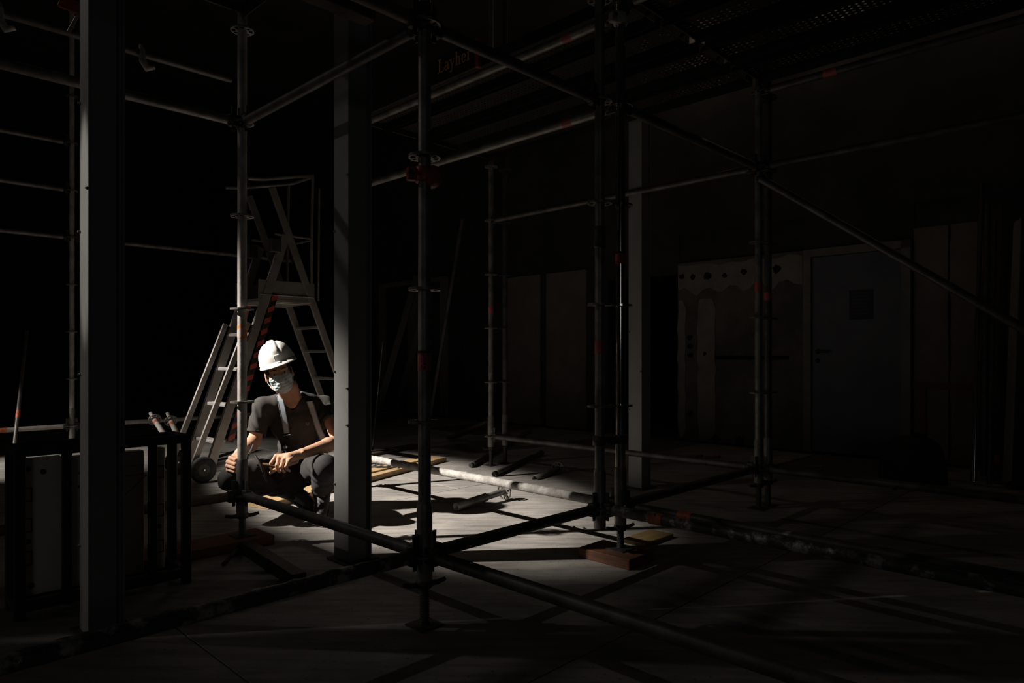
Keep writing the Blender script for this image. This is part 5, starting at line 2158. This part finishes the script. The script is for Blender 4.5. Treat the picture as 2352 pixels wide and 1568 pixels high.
def tfold(X, Y, Z):
    w = 0.0022 * np.sin((X * 0.6 + Y * 0.5 - Z * 1.1) * 70 + 2.0 * np.sin(X * 30 + Z * 26))
    # creases behind the raised knee, running across the thigh
    inner = np.exp(-(((X - KL.x + 0.085) / 0.045) ** 2 + ((Z - KL.z + 0.02) / 0.07) ** 2))
    w = w + 0.0042 * np.sin((X * 0.9 + Z * 0.45) * 150 + 1.2 * np.sin(Z * 40)) * inner
    cuff = np.exp(-(((X - AL.x) / 0.09) ** 2 + ((Z - 0.19) / 0.05) ** 2 + ((Y - AL.y) / 0.12) ** 2))
    w = w + 0.0035 * np.sin(Z * 150 + X * 40) * cuff
    smoothknee = np.exp(-(((X - KL.x) / 0.06) ** 2 + ((Y - KL.y) / 0.09) ** 2 + ((Z - KL.z) / 0.09) ** 2))
    return w * (1 - 0.9 * smoothknee)


tf.displace(tfold)
pants = pobj('trousers', [tf.net()], 'trousers')
pants['label'] = 'dark work trousers'

# ---- shoes
def shoe(heel, toe, ankle, lab, vis):
    heel, toe, ankle = Vector(heel), Vector(toe), Vector(ankle)
    d = (toe - heel).normalized()
    side = d.cross(V3(0, 0, 1)).normalized()
    upn = side.cross(d).normalized()
    L = (toe - heel).length
    lo_ = [min(heel[i], toe[i], ankle[i]) - 0.12 for i in range(3)]
    hi_ = [max(heel[i], toe[i], ankle[i]) + 0.14 for i in range(3)]
    f = Field(lo_, hi_, 0.003)
    f.chain([heel + upn * 0.035, heel + d * L * 0.35 + upn * 0.040, heel + d * L * 0.75 + upn * 0.030, toe - d * 0.035 + upn * 0.026],
            [0.036, 0.038, 0.040, 0.032], 0.02)
    f.cone(heel + d * 0.05 + upn * 0.05, ankle + V3(0, 0, 0.035), 0.045, 0.052, 0.02)
    f.cone(ankle, heel + d * L * 0.55 + upn * 0.052, 0.050, 0.040, 0.02)
    f.cut(heel + upn * 0.012, -upn)
    f.displace(lambda X, Y, Z: 0.0015 * np.sin(X * 150 + Y * 90) * np.sin(Z * 170 + Y * 60))
    o = pobj('shoe', [f.net()], 'shoe')
    o['label'] = lab
    s_f = Field(lo_, hi_, 0.003)
    s_f.chain([heel + upn * 0.010, heel + d * L * 0.4 + upn * 0.010, heel + d * L * 0.75 + upn * 0.010, toe - d * 0.035 + upn * 0.012],
              [0.041, 0.038, 0.046, 0.038], 0.02)
    s_f.cut(heel + upn * 0.018, upn)
    s_f.cut(heel - upn * 0.006, -upn)
    pobj('sole', [s_f.net()], 'sole', o)
    for i in range(5):
        c = heel + d * (L * 0.40 + i * 0.024) + upn * (0.085 - i * 0.006)
        q = [c - side * 0.028 - upn * 0.016, c - side * 0.010 + upn * 0.002, c + side * 0.010 + upn * 0.003 + d * 0.008, c + side * 0.028 - upn * 0.014 + d * 0.008]
        MB().pipe([p - PB for p in q], 0.0025, 6).build('lace', 'lace', o)
    return o


shoe(V3(-1.225, 4.42, 0.008), V3(-1.175, 4.155, 0.008), AL + V3(0, 0.01, 0.02), 'dark laced boot under the raised knee', True)
shoe(V3(-1.485, 4.50, 0.10), V3(-1.275, 4.405, 0.008), AR, 'dark boot on tiptoe under the body', True)

# ---- harness straps laid on the shirt
def ribbon(points, normals, w, th, name, material, parent):
    n = len(points)
    mb = MB()
    pts = []
    for i in range(n):
        t_ = (points[min(i + 1, n - 1)] - points[max(i - 1, 0)]).normalized()
        nn = normals[i]
        nn = (nn - t_ * nn.dot(t_)).normalized()
        sd = t_.cross(nn)
        for (a, b) in ((-w / 2, 0.0), (w / 2, 0.0), (w / 2, th), (-w / 2, th)):
            pts.append(points[i] + sd * a + nn * b - PB)
    fs = []
    for i in range(n - 1):
        for j in range(4):
            fs.append((i * 4 + j, i * 4 + (j + 1) % 4, (i + 1) * 4 + (j + 1) % 4, (i + 1) * 4 + j))
    mb.add(pts, fs, False)
    mb.add(pts[:4], [(3, 2, 1, 0)])
    mb.add(pts[-4:], [(0, 1, 2, 3)])
    return mb.build(name, material, parent)


def strap(pix, back, w, lab):
    pts, nrm = [], []
    for p in back:
        pts.append(Vector(p))
        nrm.append(V3(0, 0.3, 1))
    fine = []
    for i in range(len(pix) - 1):
        for k in range(6):
            f_ = k / 6
            fine.append((pix[i][0] + (pix[i + 1][0] - pix[i][0]) * f_, pix[i][1] + (pix[i + 1][1] - pix[i][1]) * f_))
    fine.append(pix[-1])
    Ys = []
    for (a, b) in fine:
        h_ = sf.ray(a, b)
        Ys.append(h_.y if h_ else None)
    good = [y for y in Ys if y is not None]
    Ys = [y if y is not None else (good[0] if good else 4.35) for y in Ys]
    xs_ = np.linspace(0, 1, len(Ys))
    cf = np.polyfit(xs_, np.array(Ys), 2)
    fit = np.polyval(cf, xs_)
    fit -= max(0.0, float(np.percentile(fit - np.array(Ys), 80)))
    sm = list(fit)
    for (a, b), y in zip(fine, sm):
        p = P(a, b, y - 0.006)
        pts.append(p)
        nrm.append(V3(0.12, -1, 0.16).normalized())
    s_ = ribbon(pts, nrm, w, 0.004, 'harness_strap', 'strap_black', man)
    inner = ribbon([p + n_ * 0.0035 for p, n_ in zip(pts, nrm)], nrm, w * 0.84, 0.0012, 'strap_band', 'strap', s_)
    for sd in (-1, 1):
        off = []
        for i in range(len(pts)):
            t_ = (pts[min(i + 1, len(pts) - 1)] - pts[max(i - 1, 0)]).normalized()
            nn = (nrm[i] - t_ * nrm[i].dot(t_)).normalized()
            off.append(pts[i] + t_.cross(nn) * (sd * w * 0.36) + nn * 0.0046)
        ribbon(off, nrm, 0.0022, 0.0008, 'stitch_line', 'strap_black', s_)
    s_['label'] = lab
    return s_, pts, nrm


s1, p1_, n1_ = strap([(641, 902), (645, 920), (650, 945), (656, 975), (659, 995)], [V3(-1.49, 4.50, 0.735), V3(-1.485, 4.43, 0.755)], 0.044,
                     'grey blue padded harness strap over the lit shoulder')
s2, p2_, n2_ = strap([(711, 922), (716, 935), (725, 965), (735, 992), (742, 1008)], [V3(-1.315, 4.50, 0.735), V3(-1.31, 4.43, 0.752)], 0.044,
                     'grey blue padded harness strap on the shaded side')
# black webbing and buckles below the pads
e1 = p1_[-1]
w1 = [e1 + V3(0, 0, 0.004), P(660, 1006, e1.y - 0.002), P(659, 1022, e1.y + 0.0), P(655, 1040, e1.y + 0.01), P(652, 1060, e1.y + 0.04)]
wb1 = ribbon(w1, [V3(0, -1, 0.2)] * 5, 0.036, 0.003, 'webbing', 'strap_black', s1)
bk = MB()
bk.bevbox(P(658, 1001, e1.y - 0.012) - PB, (0.050, 0.010, 0.022), 0.004, Matrix.Rotation(R(8), 3, 'Y'))
bk.build('buckle', 'strap_black', s1)
MB().tube(P(650, 1001, e1.y - 0.018) - PB, P(667, 998, e1.y - 0.018) - PB, 0.0035, n=8).build('buckle_bar', 'steel_bright', s1)
bl = MB()
bc = P(656, 1026, e1.y - 0.02) - PB
bl.lathe([(0.002, -0.014), (0.010, -0.011), (0.0145, -0.002), (0.013, 0.006), (0.006, 0.013), (0.002, 0.0145)], bc, 16)
bl.build('clip_ball', 'steel_bright', s1)
ca = P(652, 1038, e1.y - 0.02)
loop = [ca + V3(0.014 * math.cos(t_), 0, 0.026 * math.sin(t_) - 0.012) - PB for t_ in [i * 2 * math.pi / 14 for i in range(15)]]
MB().pipe(loop, 0.0032, 8).build('carabiner', 'steel_bright', s1)
e2 = p2_[-1]
w2 = [e2 + V3(0, 0, 0.004), P(746, 1020, e2.y + 0.01), P(748, 1040, e2.y + 0.04)]
ribbon(w2, [V3(0, -1, 0.2)] * 3, 0.036, 0.003, 'webbing', 'strap_black', s2)
# loose tail of the lanyard hanging beside the standard
tail = [P(584, 1021, 4.16), P(578, 1034, 4.12), P(571, 1048, 4.09), P(566, 1062, 4.07), P(563, 1078, 4.06), P(563, 1094, 4.06)]
tl = ribbon(tail, [V3(-0.75, -0.65, 0.1)] * 6, 0.030, 0.003, 'lanyard_tail', 'strap_black', man)
ribbon([p + V3(-0.004, -0.010, 0) for p in tail], [V3(-0.75, -0.65, 0.1)] * 6, 0.004, 0.0025, 'lanyard_edge', 'strap', tl)
# belt tool pouch
mb = MB().bevbox(P(640, 1078, 4.30) - PB, (0.10, 0.05, 0.11), 0.012, Matrix.Rotation(R(12), 3, 'Y'))
mb.build('tool_pouch', 'trousers', man)

# ---- hammer held in the hanging hand
ham = thing('hammer', 'wooden handled pick hammer held in the hand of the crouching worker', 'hammer', P(607, 1067, 3.985))
hl = P(590, 1066, 3.97)
wpart(MB().pipe([P(640, 1071, 3.99), P(618, 1068, 3.985), P(598, 1066, 3.975), hl], [0.0125, 0.0115, 0.010, 0.010], 10), 'handle', 'handle_wood', ham)
hd_ = [P(586, 1046, 3.985), P(592, 1056, 3.975), P(599, 1068, 3.965), P(605, 1082, 3.965), P(608, 1095, 3.975), P(613, 1106, 3.99)]
wpart(MB().pipe(hd_, [0.007, 0.009, 0.0095, 0.008, 0.006, 0.003], 8), 'hammer_head', 'iron', ham)
wpart(MB().tube(P(621, 1083, 3.985), P(619, 1090, 3.98), 0.004, 0.0025, n=8), 'metal_tip', 'steel_bright', ham)
